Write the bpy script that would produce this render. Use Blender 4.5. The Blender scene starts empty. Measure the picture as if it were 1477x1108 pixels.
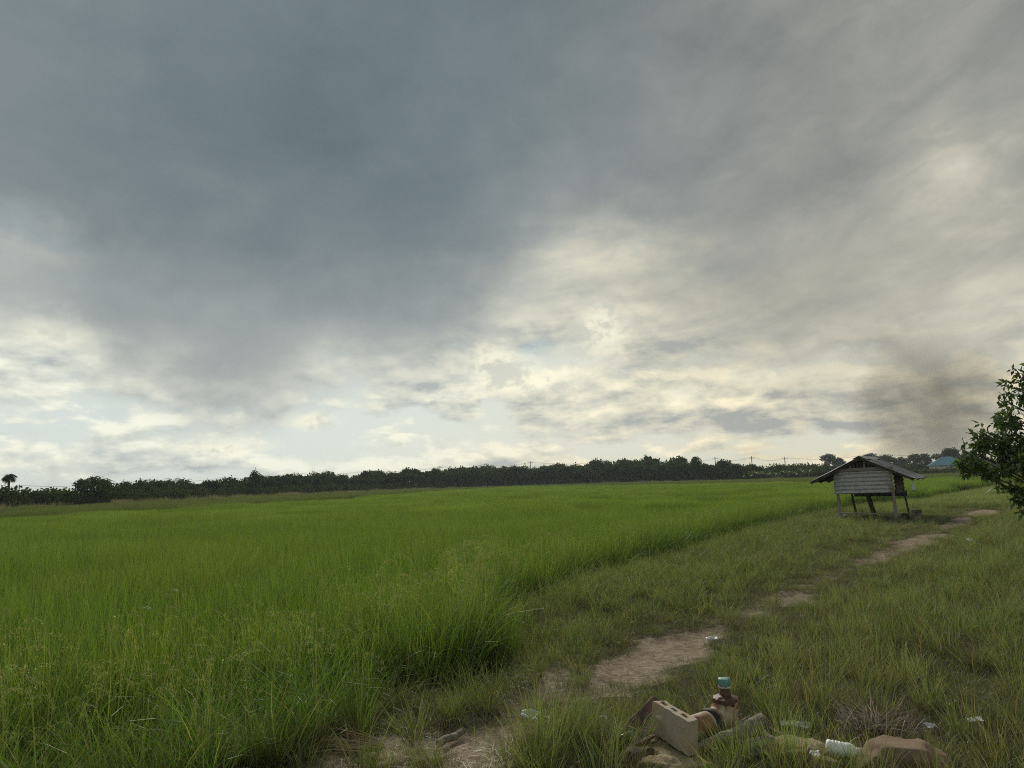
import bpy, bmesh, math, random
import numpy as np
from mathutils import Vector, Matrix, Euler, noise as mnoise

S = bpy.context.scene
C = S.collection
random.seed(7); RNG = np.random.default_rng(11)
R = math.radians

# ------------------------------------------------------------------ camera
FPX = 1030.0; W0, H0 = 1477.0, 1108.0
EYE = Vector((0.0, 0.0, 1.60)); PITCH = R(7.86); ROLL = R(1.8)
cam = bpy.data.cameras.new("camera"); cam.sensor_width = 36.0
cam.lens = 36.0*FPX/W0; cam.clip_start = 0.05; cam.clip_end = 6000.0
camo = bpy.data.objects.new("camera", cam); C.objects.link(camo)
MC = Matrix.Rotation(math.pi/2+PITCH, 3, 'X') @ Matrix.Rotation(-ROLL, 3, 'Z')
camo.matrix_world = Matrix.Translation(EYE) @ MC.to_4x4()
S.camera = camo
def ray(px, py):
    return (MC @ Vector(((px-W0/2)/FPX, -(py-H0/2)/FPX, -1.0))).normalized()
def G(px, py, z=0.0):                       # photo pixel -> point on the level z
    d = ray(px, py); t = (z-EYE.z)/d.z
    return EYE + d*t
def GD(px, py, dist):                       # photo pixel -> point at horizontal distance
    d = ray(px, py); t = dist/math.hypot(d.x, d.y)
    return EYE + d*t

# ------------------------------------------------------------------ world
S.view_settings.view_transform = 'Standard'; S.view_settings.look = 'None'
S.view_settings.exposure = 0.9; S.view_settings.gamma = 1.0
S.view_settings.use_curve_mapping = False
S.cycles.max_bounces = 6; S.cycles.diffuse_bounces = 3; S.cycles.glossy_bounces = 2
S.cycles.transmission_bounces = 4; S.cycles.transparent_max_bounces = 8; S.cycles.volume_bounces = 1; S.cycles.use_denoising = False; S.cycles.filter_width = 1.05
SUN_EL, SUN_AZ = R(30), R(-6)              # azimuth from +Y, to the right positive

class N:                                    # tiny expression builder over shader nodes
    nt = None
    def __init__(s, sock): s.k = sock
    @staticmethod
    def m(op, *a, clamp=False):
        n = N.nt.nodes.new('ShaderNodeMath'); n.operation = op; n.use_clamp = clamp
        for i, v in enumerate(a):
            if isinstance(v, N): N.nt.links.new(v.k, n.inputs[i])
            else: n.inputs[i].default_value = v
        return N(n.outputs[0])
    def __add__(s, o): return N.m('ADD', s, o)
    __radd__ = __add__
    def __sub__(s, o): return N.m('SUBTRACT', s, o)
    def __rsub__(s, o): return N.m('SUBTRACT', o, s)
    def __mul__(s, o): return N.m('MULTIPLY', s, o)
    __rmul__ = __mul__
    def __truediv__(s, o): return N.m('DIVIDE', s, o)
def nlink(v, sock):
    if isinstance(v, N): N.nt.links.new(v.k, sock)
    else: sock.default_value = v
def nvec(x, y, z=0.0):
    n = N.nt.nodes.new('ShaderNodeCombineXYZ')
    for i, v in enumerate((x, y, z)): nlink(v, n.inputs[i])
    return N(n.outputs[0])
def nnoise(vec, scale=1.0, detail=4.0, rough=0.5, lac=2.0, dist=0.0, off=None):
    n = N.nt.nodes.new('ShaderNodeTexNoise'); n.noise_dimensions = '3D'
    if vec is not None: N.nt.links.new(vec.k, n.inputs['Vector'])
    n.inputs['Scale'].default_value = scale; n.inputs['Detail'].default_value = detail
    n.inputs['Roughness'].default_value = rough; n.inputs['Lacunarity'].default_value = lac
    n.inputs['Distortion'].default_value = dist
    return N(n.outputs['Fac'])
def nss(a, b, x):                           # smoothstep
    n = N.nt.nodes.new('ShaderNodeMapRange'); n.interpolation_type = 'SMOOTHSTEP'
    nlink(x, n.inputs[0]); n.inputs[1].default_value = a; n.inputs[2].default_value = b
    n.inputs[3].default_value = 0; n.inputs[4].default_value = 1
    return N(n.outputs[0])
def nramp(x, stops, interp='LINEAR'):
    n = N.nt.nodes.new('ShaderNodeValToRGB'); e = n.color_ramp.elements; n.color_ramp.interpolation = interp
    while len(e) < len(stops): e.new(0.5)
    for i, (p, c) in enumerate(stops):
        e[i].position = p
    for i, (p, c) in enumerate(stops):
        if not hasattr(c, '__len__'): c = (c, c, c)
        e[i].color = (*c, 1)
    nlink(x, n.inputs[0]); return N(n.outputs[0])
def nmix(f, a, b, blend='MIX'):
    n = N.nt.nodes.new('ShaderNodeMix'); n.data_type = 'RGBA'; n.blend_type = blend; n.clamp_factor = True
    for v, i in ((f, 0), (a, 6), (b, 7)):
        if isinstance(v, N): N.nt.links.new(v.k, n.inputs[i])
        elif i == 0: n.inputs[0].default_value = v
        else: n.inputs[i].default_value = (*v, 1)
    return N(n.outputs[2])
def gauss(x, y, cx, cy, sx, sy, rot=0.0):
    dx, dy = x-cx, y-cy
    c, s = math.cos(R(rot)), math.sin(R(rot))
    a = (dx*c + dy*s)*(1.0/sx); b = (dy*c - dx*s)*(1.0/sy)
    return N.m('EXPONENT', (a*a + b*b)*-1.0)
def srgb(r, g, b):
    f = lambda v: (v/255/12.92) if v <= 10 else ((v/255+0.055)/1.055)**2.4
    return (f(r), f(g), f(b))

world = bpy.data.worlds.new("World"); S.world = world; world.use_nodes = True
def build_sky():
    nt = world.node_tree; N.nt = nt
    for n in list(nt.nodes): nt.nodes.remove(n)
    out = nt.nodes.new('ShaderNodeOutputWorld'); bg = nt.nodes.new('ShaderNodeBackground')
    nt.links.new(bg.outputs[0], out.inputs[0])
    STR = 0.1; bg.inputs[1].default_value = STR
    tc = nt.nodes.new('ShaderNodeTexCoord'); sp = nt.nodes.new('ShaderNodeSeparateXYZ')
    nt.links.new(tc.outputs['Generated'], sp.inputs[0])
    x, y, z = (N(o) for o in sp.outputs)
    az = N.m('ARCTAN2', x, y)*(180/math.pi)
    el = N.m('ARCSINE', z)*(180/math.pi)
    D = N(tc.outputs['Generated'])
    # cloud base seen in perspective (stretches towards the horizon)
    zz = N.m('MAXIMUM', z, 0.0)+0.13
    P = nvec(x/zz*0.8, y/zz*0.8, el*0.03)
    # wobble of all outlines
    w1 = nnoise(D, 3.2, 5, 0.55)-0.5
    w2 = nnoise(nvec(y, z, x), 3.7, 5, 0.55)-0.5
    w3 = nnoise(D, 11.0, 5, 0.6)-0.5
    A = az + w1*16 + w3*5
    E = el + w2*11 + w3*3.5
    # ---- low broken clouds: thin parts glow, thick parts are grey
    def dens(az_, el_):
        L = nvec(az_*(1/11.0)+w3*0.3, N.m('POWER', N.m('MAXIMUM', el_+2.0, 0.0), 0.8)*(1/1.9)+w3*0.25, 3.3)
        nl_ = nnoise(L, 1.0, 9, 0.58, dist=0.25)
        pf_ = nnoise(nvec(az_*(1/4.2), el_*(1/2.3), 9.1), 1.0, 9, 0.58, dist=0.15)
        return nl_, pf_, nl_*0.62 + pf_*0.38
    nl, puff, t0 = dens(az, el)
    _, _, t1 = dens(az+0.3, el+0.7)
    t = t0 + nss(3.0, 12.0, el)*0.05 - nss(3.0, 0.2, el)*0.03 + gauss(az, el, 20, 6.5, 14, 3.0)*0.05 - gauss(az, el, -33, 2.5, 12, 3.0)*0.06
    low = N.m('ADD', 0.60 + (t0-t1)*(6.5-nss(9, 15, el)*3.5) - (t-0.50)*2.2 + (nnoise(nvec(az*(1/18.0), el*(1/3.0), 2.2), 1.0, 3, .5)-0.5)*1.3, 0.0, clamp=True)
    warm = nss(-20, 22, az + w1*14)
    clearc = nmix(warm, srgb(204, 213, 208), srgb(210, 210, 194))
    skyn = nt.nodes.new('ShaderNodeTexSky'); skyn.sky_type = 'NISHITA'; skyn.sun_disc = False
    skyn.sun_elevation = SUN_EL; skyn.sun_rotation = SUN_AZ
    clear10 = nmix(1.0, clearc, (1/STR,)*3, 'MULTIPLY')
    clear10 = nmix(0.05, clear10, N(skyn.outputs[0]))
    glow = nmix(warm, srgb(240, 240, 222), srgb(246, 236, 204))
    dark = nmix(warm, srgb(172, 180, 179), srgb(164, 167, 161))
    lc = nmix(low, dark, glow)
    lowcov = nss(0.43, 0.52, t)
    lowc = nmix(lowcov, clear10, nmix(1.0, lc, (1/STR,)*3, 'MULTIPLY'))
    # sunlit cumulus heads and a gap of clear sky among the low clouds
    hz_ = gauss(az, el, -1.6, 10.2, 2.6, 2.2, 20) + gauss(az, el, 7.4, 12.0, 2.6, 2.6)*1.1 + gauss(az, el, 2.5, 8.0, 5.0, 1.6)*0.8 + gauss(az, el, -16.0, 5.2, 3.0, 1.0)*0.9 + gauss(az, el, -22, 3.4, 4.0, .9)*0.8 + gauss(az, el, 13.5, 6.4, 2.0, 1.2)*0.8 + gauss(az, el, 20, 7.6, 4.0, 1.0)*0.7 + gauss(az, el, -33, 10.8, 5, .9)*0.9 + gauss(az, el, -25, 7.8, 9, 1.0)*0.7 + gauss(az, el, -4, 3.2, 6, .7)*0.5
    pf = nnoise(nvec(az*(1/2.6)+w3, el*(1/1.9)+w3, 4.4), 1.0, 10, 0.60, dist=0.15)
    pf2 = nnoise(nvec(az*(1/7.0)+w3, el*(1/2.4)+w3*0.6, 14.4), 1.0, 8, 0.58, dist=0.3)
    hm = nss(0.38, 0.66, N.m('MINIMUM', hz_, 1.0)*0.34 + pf*0.36 + pf2*0.24)
    lowc = nmix(gauss(az, el, 2.0, 10.7, 1.7, .8)*0.45*nss(.45, .56, pf*-1.0+1.0), lowc, tuple(c/STR for c in srgb(176, 196, 202)))
    lowc = nmix(hm*0.9, lowc, nmix(nss(0.47, 0.62, pf), tuple(c/STR for c in srgb(248, 244, 218)), tuple(c/STR for c in srgb(206, 207, 192))))
    # ---- heavy cloud deck overhead
    deck = (1.0-hm*0.45)*nss(8.5, 20.0, E + gauss(A, E, -19, 10, 11, 8)*7.5 + gauss(A, E, -6, 12, 9, 5)*1.2 - gauss(A, E, 7, 19, 9, 6)*5.0 - gauss(A, E, -34, 17, 6, 3.0)*1.5 + gauss(A, E, -30, 13, 9, 2.2)*4 + gauss(A, E, 30, 9, 17, 6.5)*6.5)
    d1 = nnoise(P, 1.1, 6, 0.52, dist=0.3); d2 = nnoise(nvec(az*(1/8.0), el*(1/5.0), 5.0), 1.0, 8, 0.56, dist=0.3)
    st = nnoise(nvec((az*0.95+el*0.30)*(1/11.0)+w3*.35, (el*0.95-az*0.30)*(1/4.6)+w3*.35, 1.7), 1.0, 8, 0.56, dist=0.35)
    core = gauss(A, E, -16, 26, 16, 10)*0.95 + gauss(A, E, -3, 18, 12, 7)*0.12 + gauss(A, E, 6, 38, 20, 9)*0.45
    lift = gauss(A, E, 33, 19, 6, 3.5, 10)*0.7 + gauss(A, E, 27, 39, 6, 7, 40)*0.25 + gauss(A, E, -33, 11, 6, 2)*0.6 + gauss(A, E, 5, 19, 6, 3.0, 30)*0.30 + gauss(A, E, 40, 34, 10, 6)*0.2
    right = nss(2.0, 26.0, A)
    v = 0.42 + right*0.045 - core*0.24 + lift*(0.12+st*0.5) + (d1-0.5)*0.20 + (d2-0.5)*(0.24+right*0.16) + (st-0.5)*(0.05+right*0.42) - nss(22, 40, el)*0.05 + nss(22.0, 8.0, E)*0.27
    v = v + w3*0.10
    cool = nramp(v, [(0.10, srgb(94, 107, 114)), (0.30, srgb(112, 124, 129)), (0.48, srgb(134, 142, 145)), (0.66, srgb(160, 166, 164)), (0.85, srgb(205, 206, 194)), (1.0, srgb(230, 228, 208))])
    wrm = nramp(v, [(0.10, srgb(96, 102, 104)), (0.30, srgb(119, 123, 122)), (0.48, srgb(140, 142, 138)), (0.66, srgb(163, 163, 154)), (0.85, srgb(200, 196, 180)), (1.0, srgb(228, 221, 200))])
    dc = nmix(nss(-4, 26, A), cool, wrm)
    col = nmix(deck, lowc, nmix(1.0, dc, (1/STR,)*3, 'MULTIPLY'))
    # glow along the far right horizon
    col = nmix(gauss(az, el, 17, 1.4, 11, .8)*0.45*nss(0.40, 0.55, nl), col, tuple(c/STR for c in srgb(240, 216, 160)))
    col = nmix(1.0, col, (0.585, 0.585, 0.585), 'MULTIPLY')
    nt.links.new(col.k, bg.inputs[0])
build_sky()
world.cycles.sampling_method = 'MANUAL'; world.cycles.sample_map_resolution = 512

sun = bpy.data.lights.new("sun", 'SUN'); sun.energy = 1.5; sun.angle = R(14); sun.color = (1.0, 0.93, 0.80)
suno = bpy.data.objects.new("sun", sun); C.objects.link(suno)
sd = Vector((math.sin(SUN_AZ)*math.cos(SUN_EL), math.cos(SUN_AZ)*math.cos(SUN_EL), math.sin(SUN_EL)))
suno.rotation_euler = sd.to_track_quat('Z', 'Y').to_euler()
suno.location = (0, 0, 60)

# ------------------------------------------------------------------ helpers
def PT(px, py, Y):                          # point of a pixel's ray at depth Y
    d = ray(px, py); return EYE + d*((Y-EYE.y)/d.y)
def tag(o, label=None, cat=None, group=None, kind=None):
    if label: o['label'] = label
    if cat: o['category'] = cat
    if group: o['group'] = group
    if kind: o['kind'] = kind
    return o
def empty(name, loc=(0, 0, 0), rz=0.0):
    o = bpy.data.objects.new(name, None); C.objects.link(o)
    o.location = loc; o.rotation_euler = (0, 0, rz); o.empty_display_size = 0.2
    return o
def mesh_np(name, V, F, mat=None, attrs=None, smooth=False):
    me = bpy.data.meshes.new(name)
    V = np.asarray(V, dtype=np.float32)
    if isinstance(F, np.ndarray): F = F.tolist()
    me.from_pydata(V.tolist(), [], F)
    for k, a in (attrs or {}).items():
        at = me.attributes.new(k, 'FLOAT', 'POINT'); at.data.foreach_set('value', np.asarray(a, dtype=np.float32))
    if mat: me.materials.append(mat)
    if smooth: me.polygons.foreach_set('use_smooth', [True]*len(me.polygons))
    me.update(); return me
def link(name, me, parent=None, loc=None):
    o = bpy.data.objects.new(name, me); C.objects.link(o)
    if parent: o.parent = parent
    if loc is not None: o.location = loc
    return o
def obj(name, bm, mat, parent=None, smooth=False, loc=None):
    me = bpy.data.meshes.new(name); bm.to_mesh(me); bm.free(); me.materials.append(mat)
    if smooth: me.polygons.foreach_set('use_smooth', [True]*len(me.polygons))
    return link(name, me, parent, loc)
def copy_tree(o, parent=None):
    c = o.copy(); C.objects.link(c)
    if parent: c.parent = parent
    for ch in list(o.children):
        d = ch.copy(); C.objects.link(d); d.parent = c
        for g in list(ch.children):
            e = g.copy(); C.objects.link(e); e.parent = d
    return c
def mbox(bm, c, s, rot=None, bev=0.0):
    m = Matrix.Translation(Vector(c))
    if rot is not None: m = m @ (rot.to_4x4() if isinstance(rot, Matrix) else Euler(rot).to_matrix().to_4x4())
    r = bmesh.ops.create_cube(bm, size=1.0, matrix=m @ Matrix.Diagonal((*s, 1)))
    if bev:
        es = {e for v in r['verts'] for e in v.link_edges}
        bmesh.ops.bevel(bm, geom=list(es), offset=bev, segments=1, affect='EDGES')
def tube(bm, pts, rad, n=8, caps=True, squash=1.0):
    pts = [Vector(p) for p in pts]
    if not hasattr(rad, '__len__'): rad = [rad]*len(pts)
    rings = []; up = Vector((0.03, 0.02, 1)).normalized(); prev = None
    for i, p in enumerate(pts):
        t = (pts[min(i+1, len(pts)-1)] - pts[max(i-1, 0)]).normalized()
        if prev is None:
            a = t.cross(up)
            if a.length < 0.1: a = t.cross(Vector((1, 0, 0)))
            a.normalize()
        else:
            a = (prev - t*prev.dot(t)).normalized()
        prev = a; b = t.cross(a)
        rings.append([bm.verts.new(p + (a*math.cos(2*math.pi*k/n) + b*math.sin(2*math.pi*k/n)*squash)*rad[i]) for k in range(n)])
    for i in range(len(rings)-1):
        for k in range(n):
            bm.faces.new((rings[i][k], rings[i][(k+1) % n], rings[i+1][(k+1) % n], rings[i+1][k]))
    if caps: bm.faces.new(rings[0][::-1]); bm.faces.new(rings[-1])
    return rings
def lathe(bm, prof, c, axis=(0, 0, 1), n=20, cap=True):
    ax = Vector(axis).normalized(); q = Vector((0, 0, 1)).rotation_difference(ax)
    rings = []
    for r, h in prof:
        rings.append([bm.verts.new(Vector(c) + q @ Vector((r*math.cos(2*math.pi*k/n), r*math.sin(2*math.pi*k/n), h))) for k in range(n)])
    for i in range(len(rings)-1):
        for k in range(n):
            bm.faces.new((rings[i][k], rings[i][(k+1) % n], rings[i+1][(k+1) % n], rings[i+1][k]))
    if cap: bm.faces.new(rings[0][::-1]); bm.faces.new(rings[-1])
def rough(bm, amp, sc, seed=0.0):
    bm.normal_update()
    for v in bm.verts:
        v.co += v.normal*(mnoise.fractal(v.co*sc+Vector((seed, seed*2, 0)), 0.8, 2.0, 4))*amp
def rock(bm, c, s, rz=0.0, amp=0.25, sc=1.6, seed=0.0, sub=4, flat=None, box=0.86):
    r = bmesh.ops.create_icosphere(bm, subdivisions=sub, radius=1.0)
    m = Matrix.Translation(Vector(c)) @ Matrix.Rotation(rz, 4, 'Z') @ Matrix.Diagonal((*s, 1))
    for v in r['verts']:
        p = v.co.copy()
        q = Vector([math.copysign(abs(a)**box, a) for a in p])
        d = mnoise.fractal(p*sc+Vector((seed, 3.1*seed, 7)), 0.9, 2.0, 5)
        q *= 1.0 + d*amp
        if flat is not None: q.z = min(q.z, flat + d*0.1)
        v.co = m @ q

# ------------------------------------------------------------------ materials
def mat_base(name):
    m = bpy.data.materials.new(name); m.use_nodes = True; nt = m.node_tree; N.nt = nt
    for n in list(nt.nodes): nt.nodes.remove(n)
    out = nt.nodes.new('ShaderNodeOutputMaterial'); return m, nt, out
def nattr(name):
    n = N.nt.nodes.new('ShaderNodeAttribute'); n.attribute_name = name; return N(n.outputs['Fac'])
def pos():
    return N(N.nt.nodes.new('ShaderNodeNewGeometry').outputs['Position'])
def ocoord():
    return N(N.nt.nodes.new('ShaderNodeTexCoord').outputs['Object'])
def orand():
    return N(N.nt.nodes.new('ShaderNodeObjectInfo').outputs['Random'])
def leafshade(nt, out, col, trans=0.4, gloss=0.06, tcol=(1.15, 1.1, 0.6)):
    d = nt.nodes.new('ShaderNodeBsdfDiffuse'); t = nt.nodes.new('ShaderNodeBsdfTranslucent')
    g = nt.nodes.new('ShaderNodeBsdfGlossy'); g.inputs['Roughness'].default_value = 0.42
    nt.links.new(col.k, d.inputs[0]); tc = nmix(1.0, col, tcol, 'MULTIPLY'); nt.links.new(tc.k, t.inputs[0])
    a = nt.nodes.new('ShaderNodeMixShader'); a.inputs[0].default_value = trans
    nt.links.new(d.outputs[0], a.inputs[1]); nt.links.new(t.outputs[0], a.inputs[2])
    b = nt.nodes.new('ShaderNodeMixShader'); b.inputs[0].default_value = gloss
    nt.links.new(a.outputs[0], b.inputs[1]); nt.links.new(g.outputs[0], b.inputs[2])
    g.inputs[0].default_value = (0.8, 0.85, 0.8, 1)
    nt.links.new(b.outputs[0], out.inputs[0])
def grass_mat(name, hstops, dry=(0.30, 0.25, 0.13), dryp=0.08, var=0.35, trans=0.4, nscale=0.35, alt=(0.10, 0.13, 0.03), gloss=0.05):
    m, nt, out = mat_base(name)
    h, r = nattr('h'), nattr('r')
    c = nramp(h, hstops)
    p = pos()
    n1 = nnoise(p, nscale, 3, 0.6); n2 = nnoise(p, nscale*7, 2, 0.5)
    c = nmix(nss(0.42, 0.66, n1)*0.55, c, alt)
    c = nmix(nss(1.0-dryp*1.3, 1.0-dryp*0.6, r + (n2-0.5)*0.25), c, dry)
    v = (1.0-var*0.5) + (orand()*0.5 + N.m('FRACT', r*7.31)*0.5)*var + (n2-0.5)*0.35
    c = nmix(1.0, c, N(_gray(v)), 'MULTIPLY')
    leafshade(nt, out, c, trans, gloss); return m
def _gray(v):
    n = N.nt.nodes.new('ShaderNodeCombineXYZ')
    for i in range(3): nlink(v, n.inputs[i])
    return n.outputs[0]
def pmat(name, col, rough_=0.8, bump=0.0, bscale=30.0, metal=0.0, spec=0.3, fn=None):
    m, nt, out = mat_base(name)
    b = nt.nodes.new('ShaderNodeBsdfPrincipled'); nt.links.new(b.outputs[0], out.inputs[0])
    b.inputs['Roughness'].default_value = rough_; b.inputs['Metallic'].default_value = metal
    b.inputs['Specular IOR Level'].default_value = spec
    c = fn() if fn else None
    if c is not None: nt.links.new(c.k, b.inputs['Base Color'])
    else: b.inputs['Base Color'].default_value = (*col, 1)
    if bump:
        bp = nt.nodes.new('ShaderNodeBump'); bp.inputs['Strength'].default_value = 0.6; bp.inputs['Distance'].default_value = bump
        nt.links.new(nnoise(ocoord(), bscale, 6, 0.65).k, bp.inputs['Height']); nt.links.new(bp.outputs[0], b.inputs['Normal'])
    return m
def blotch(a, b, c=None, scale=6.0, lo=0.4, hi=0.6, detail=6):
    def f():
        o = ocoord(); n = nnoise(o, scale, detail, 0.65)
        col = nmix(nss(lo, hi, n), a, b)
        if c is not None: col = nmix(nss(0.52, 0.66, nnoise(o, scale*3.3, 6, 0.7)), col, c)
        g = nnoise(o, scale*14, 3, 0.6)*0.7 + 0.65
        return nmix(1.0, col, N(_gray(g)), 'MULTIPLY')
    return f

M = {}
M['rice'] = grass_mat('rice_leaf', [(0.0, (0.08, 0.07, 0.03)), (0.22, (0.09, 0.145, 0.03)), (0.5, (0.085, 0.175, 0.026)), (1.0, (0.165, 0.27, 0.042))], dryp=0.04, dry=(0.32, 0.28, 0.12), var=0.85, nscale=0.22, alt=(0.175, 0.245, 0.042), trans=0.5)  # brown foot darkened, tip brightened: shade between blades painted into the ramp
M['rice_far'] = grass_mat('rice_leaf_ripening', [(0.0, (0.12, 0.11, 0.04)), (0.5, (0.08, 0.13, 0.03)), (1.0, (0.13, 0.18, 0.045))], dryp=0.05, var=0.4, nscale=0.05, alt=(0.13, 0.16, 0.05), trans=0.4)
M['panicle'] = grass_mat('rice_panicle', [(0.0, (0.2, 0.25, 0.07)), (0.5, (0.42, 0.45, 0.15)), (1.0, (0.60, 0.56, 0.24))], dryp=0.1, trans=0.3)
M['lawn'] = grass_mat('short_grass', [(0.0, (0.05, 0.045, 0.025)), (0.5, (0.15, 0.19, 0.078)), (1.0, (0.21, 0.265, 0.11))], dryp=0.14, var=0.5, alt=(0.125, 0.14, 0.08), nscale=0.9)  # foot of the blade darkened to imitate shade low in the turf
M['meadow'] = grass_mat('meadow_grass', [(0.0, (0.05, 0.045, 0.02)), (0.35, (0.13, 0.19, 0.057)), (1.0, (0.29, 0.40, 0.125))], dryp=0.20, var=0.9, alt=(0.25, 0.28, 0.12), nscale=0.55)  # ramp deepens the shaded foot and lifts the tip, painted contrast
M['weed'] = grass_mat('bank_weeds', [(0.0, (0.07, 0.055, 0.03)), (0.4, (0.13, 0.18, 0.05)), (1.0, (0.28, 0.37, 0.11))], dryp=0.14, var=0.6, alt=(0.17, 0.215, 0.07), nscale=0.7)  # weed foot darkened, tip lightened: painted shade inside the clump
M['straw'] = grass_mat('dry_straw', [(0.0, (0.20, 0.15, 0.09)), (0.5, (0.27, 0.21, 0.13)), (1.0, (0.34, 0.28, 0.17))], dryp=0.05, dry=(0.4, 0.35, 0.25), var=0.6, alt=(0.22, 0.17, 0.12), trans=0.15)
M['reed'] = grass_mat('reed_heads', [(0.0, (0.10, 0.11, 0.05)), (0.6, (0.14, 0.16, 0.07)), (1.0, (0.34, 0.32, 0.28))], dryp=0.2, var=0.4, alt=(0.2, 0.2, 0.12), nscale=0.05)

def ground_mat():
    m, nt, out = mat_base('ground_soil')
    b = nt.nodes.new('ShaderNodeBsdfPrincipled'); nt.links.new(b.outputs[0], out.inputs[0])
    b.inputs['Roughness'].default_value = 0.95; b.inputs['Specular IOR Level'].default_value = 0.1
    p = pos(); d = nattr('dirt'); ri = nattr('paddy')
    n1 = nnoise(p, 1.7, 6, 0.65); n2 = nnoise(p, 14, 5, 0.65); n3 = nnoise(p, 70, 3, 0.6)
    dd = nss(0.32, 0.62, d + (n1-0.5)*0.5 + (n2-0.5)*0.25)
    soil = nmix(nss(0.35, 0.65, n2), (0.20, 0.15, 0.105), (0.34, 0.27, 0.195))
    soil = nmix(nss(0.55, 0.72, n1)*0.6, soil, (0.30, 0.245, 0.19))
    under = nmix(nss(0.35, 0.65, n2), (0.035, 0.03, 0.018), (0.075, 0.062, 0.038))  # soil below the grass darkened, paints in shade between the blades
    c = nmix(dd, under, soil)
    # beyond the built plants the ground itself reads as green field
    far = nss(150.0, 260.0, N.m('ABSOLUTE', N(_sep(p)[1])))
    c = nmix(far, c, (0.06, 0.09, 0.03))
    g = n3*0.7 + 0.65
    c = nmix(1.0, c, N(_gray(g)), 'MULTIPLY')
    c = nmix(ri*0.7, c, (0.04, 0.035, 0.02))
    nt.links.new(c.k, b.inputs['Base Color'])
    bp = nt.nodes.new('ShaderNodeBump'); bp.inputs['Strength'].default_value = 0.8; bp.inputs['Distance'].default_value = 0.03
    nt.links.new((n2 + n3*0.4).k, bp.inputs['Height']); nt.links.new(bp.outputs[0], b.inputs['Normal'])
    return m
def _sep(v):
    n = N.nt.nodes.new('ShaderNodeSeparateXYZ'); N.nt.links.new(v.k, n.inputs[0]); return n.outputs
M['ground'] = ground_mat()
def foliage_mat(name, a, b, c, trans=0.3, gloss=0.05):
    m, nt, out = mat_base(name)
    r = nattr('r'); n = nnoise(ocoord(), 0.9, 3, 0.5)
    col = nmix(nss(0.35, 0.65, n), a, b); col = nmix(nss(0.72, 0.95, r), col, c)
    v = orand()*0.35 + 0.82 + (N.m('FRACT', r*5.7)-0.5)*0.5
    col = nmix(1.0, col, N(_gray(v)), 'MULTIPLY')
    leafshade(nt, out, col, trans, gloss, (1.0, 1.05, 0.5)); return m
M['fol_dark'] = foliage_mat('orchard_foliage', (0.036, 0.060, 0.024), (0.052, 0.082, 0.030), (0.068, 0.10, 0.036), 0.3, 0.0)
M['fol_haze'] = foliage_mat('haze_tinted_foliage', (0.032, 0.050, 0.026), (0.045, 0.065, 0.032), (0.06, 0.085, 0.04))  # leaf colour shifted towards blue, haze painted into the far trees
M['fol_bush'] = foliage_mat('hedge_foliage', (0.045, 0.065, 0.026), (0.06, 0.085, 0.03), (0.08, 0.11, 0.04), 0.3, 0.0)
M['fol_near'] = foliage_mat('near_tree_leaves', (0.06, 0.10, 0.028), (0.085, 0.14, 0.035), (0.19, 0.25, 0.06), 0.35, 0.05)
M['banana'] = foliage_mat('banana_leaf', (0.07, 0.12, 0.035), (0.09, 0.14, 0.04), (0.14, 0.18, 0.07), 0.4)
M['bark'] = pmat('bark', (0.10, 0.08, 0.06), 0.95, 0.01, 9, fn=blotch((0.08, 0.065, 0.05), (0.16, 0.135, 0.11), scale=5))
M['bark_pale'] = pmat('bark_pale', (0.2, 0.18, 0.15), 0.95, fn=blotch((0.12, 0.105, 0.085), (0.24, 0.22, 0.18), scale=2))

# ------------------------------------------------------------------ layout
EDGE = [(-40, -14.5), (-9, 0.6), (-4.2, 3.3), (-3.0, 4.15), (-2.3, 4.8), (-1.75, 5.55), (-1.1, 6.15), (-0.40, 6.55), (0.10, 7.3), (-0.05, 8.0), (-0.45, 8.9), (0.75, 11.6), (1.9, 13.5), (7.2, 21.8), (12.0, 29.0), (19.5, 36.0), (44.6, 66.0), (120, 158), (300, 380)]
FARB = [(-120, -20), (-75, 20), (-50, 62), (-50, 100), (-42, 140), (0, 212), (56, 165), (100, 150), (180, 215)]
DIVI = [(-110, -6), (-60, 17), (-29, 39.5), (-19.5, 60), (-13, 140), (0, 186), (22, 128), (38, 92), (75, 78)]
def sdist(P, line):                          # signed distance, left side positive
    P = np.asarray(P, dtype=float)[:, :2]; best = np.full(len(P), 1e9); sg = np.ones(len(P))
    for (ax, ay), (bx, by) in zip(line[:-1], line[1:]):
        a = np.array([ax, ay]); b = np.array([bx, by]); ab = b-a
        t = np.clip(((P-a) @ ab)/(ab @ ab), 0, 1); q = a + t[:, None]*ab
        d = np.hypot(*(P-q).T); cr = ab[0]*(P[:, 1]-a[1]) - ab[1]*(P[:, 0]-a[0])
        m = d < best-1e-9; best[m] = d[m]; sg[m] = np.sign(cr[m])
    return best*sg
def vnoise(P, sc, seed=0.0):                 # cheap smooth noise, numpy
    P = np.asarray(P, dtype=float); x = P[:, 0]*sc+seed*13.7; y = P[:, 1]*sc+seed*7.1
    i, j = np.floor(x), np.floor(y); fx, fy = x-i, y-j; fx = fx*fx*(3-2*fx); fy = fy*fy*(3-2*fy)
    def h(a, b):
        v = np.sin(a*127.1+b*311.7+seed*74.7)*43758.5453; return v-np.floor(v)
    return (h(i, j)*(1-fx)+h(i+1, j)*fx)*(1-fy) + (h(i, j+1)*(1-fx)+h(i+1, j+1)*fx)*fy
def fnoise(P, sc, seed=0.0):
    return 0.55*vnoise(P, sc, seed)+0.3*vnoise(P, sc*2.1, seed+1)+0.15*vnoise(P, sc*4.3, seed+2)
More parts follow.
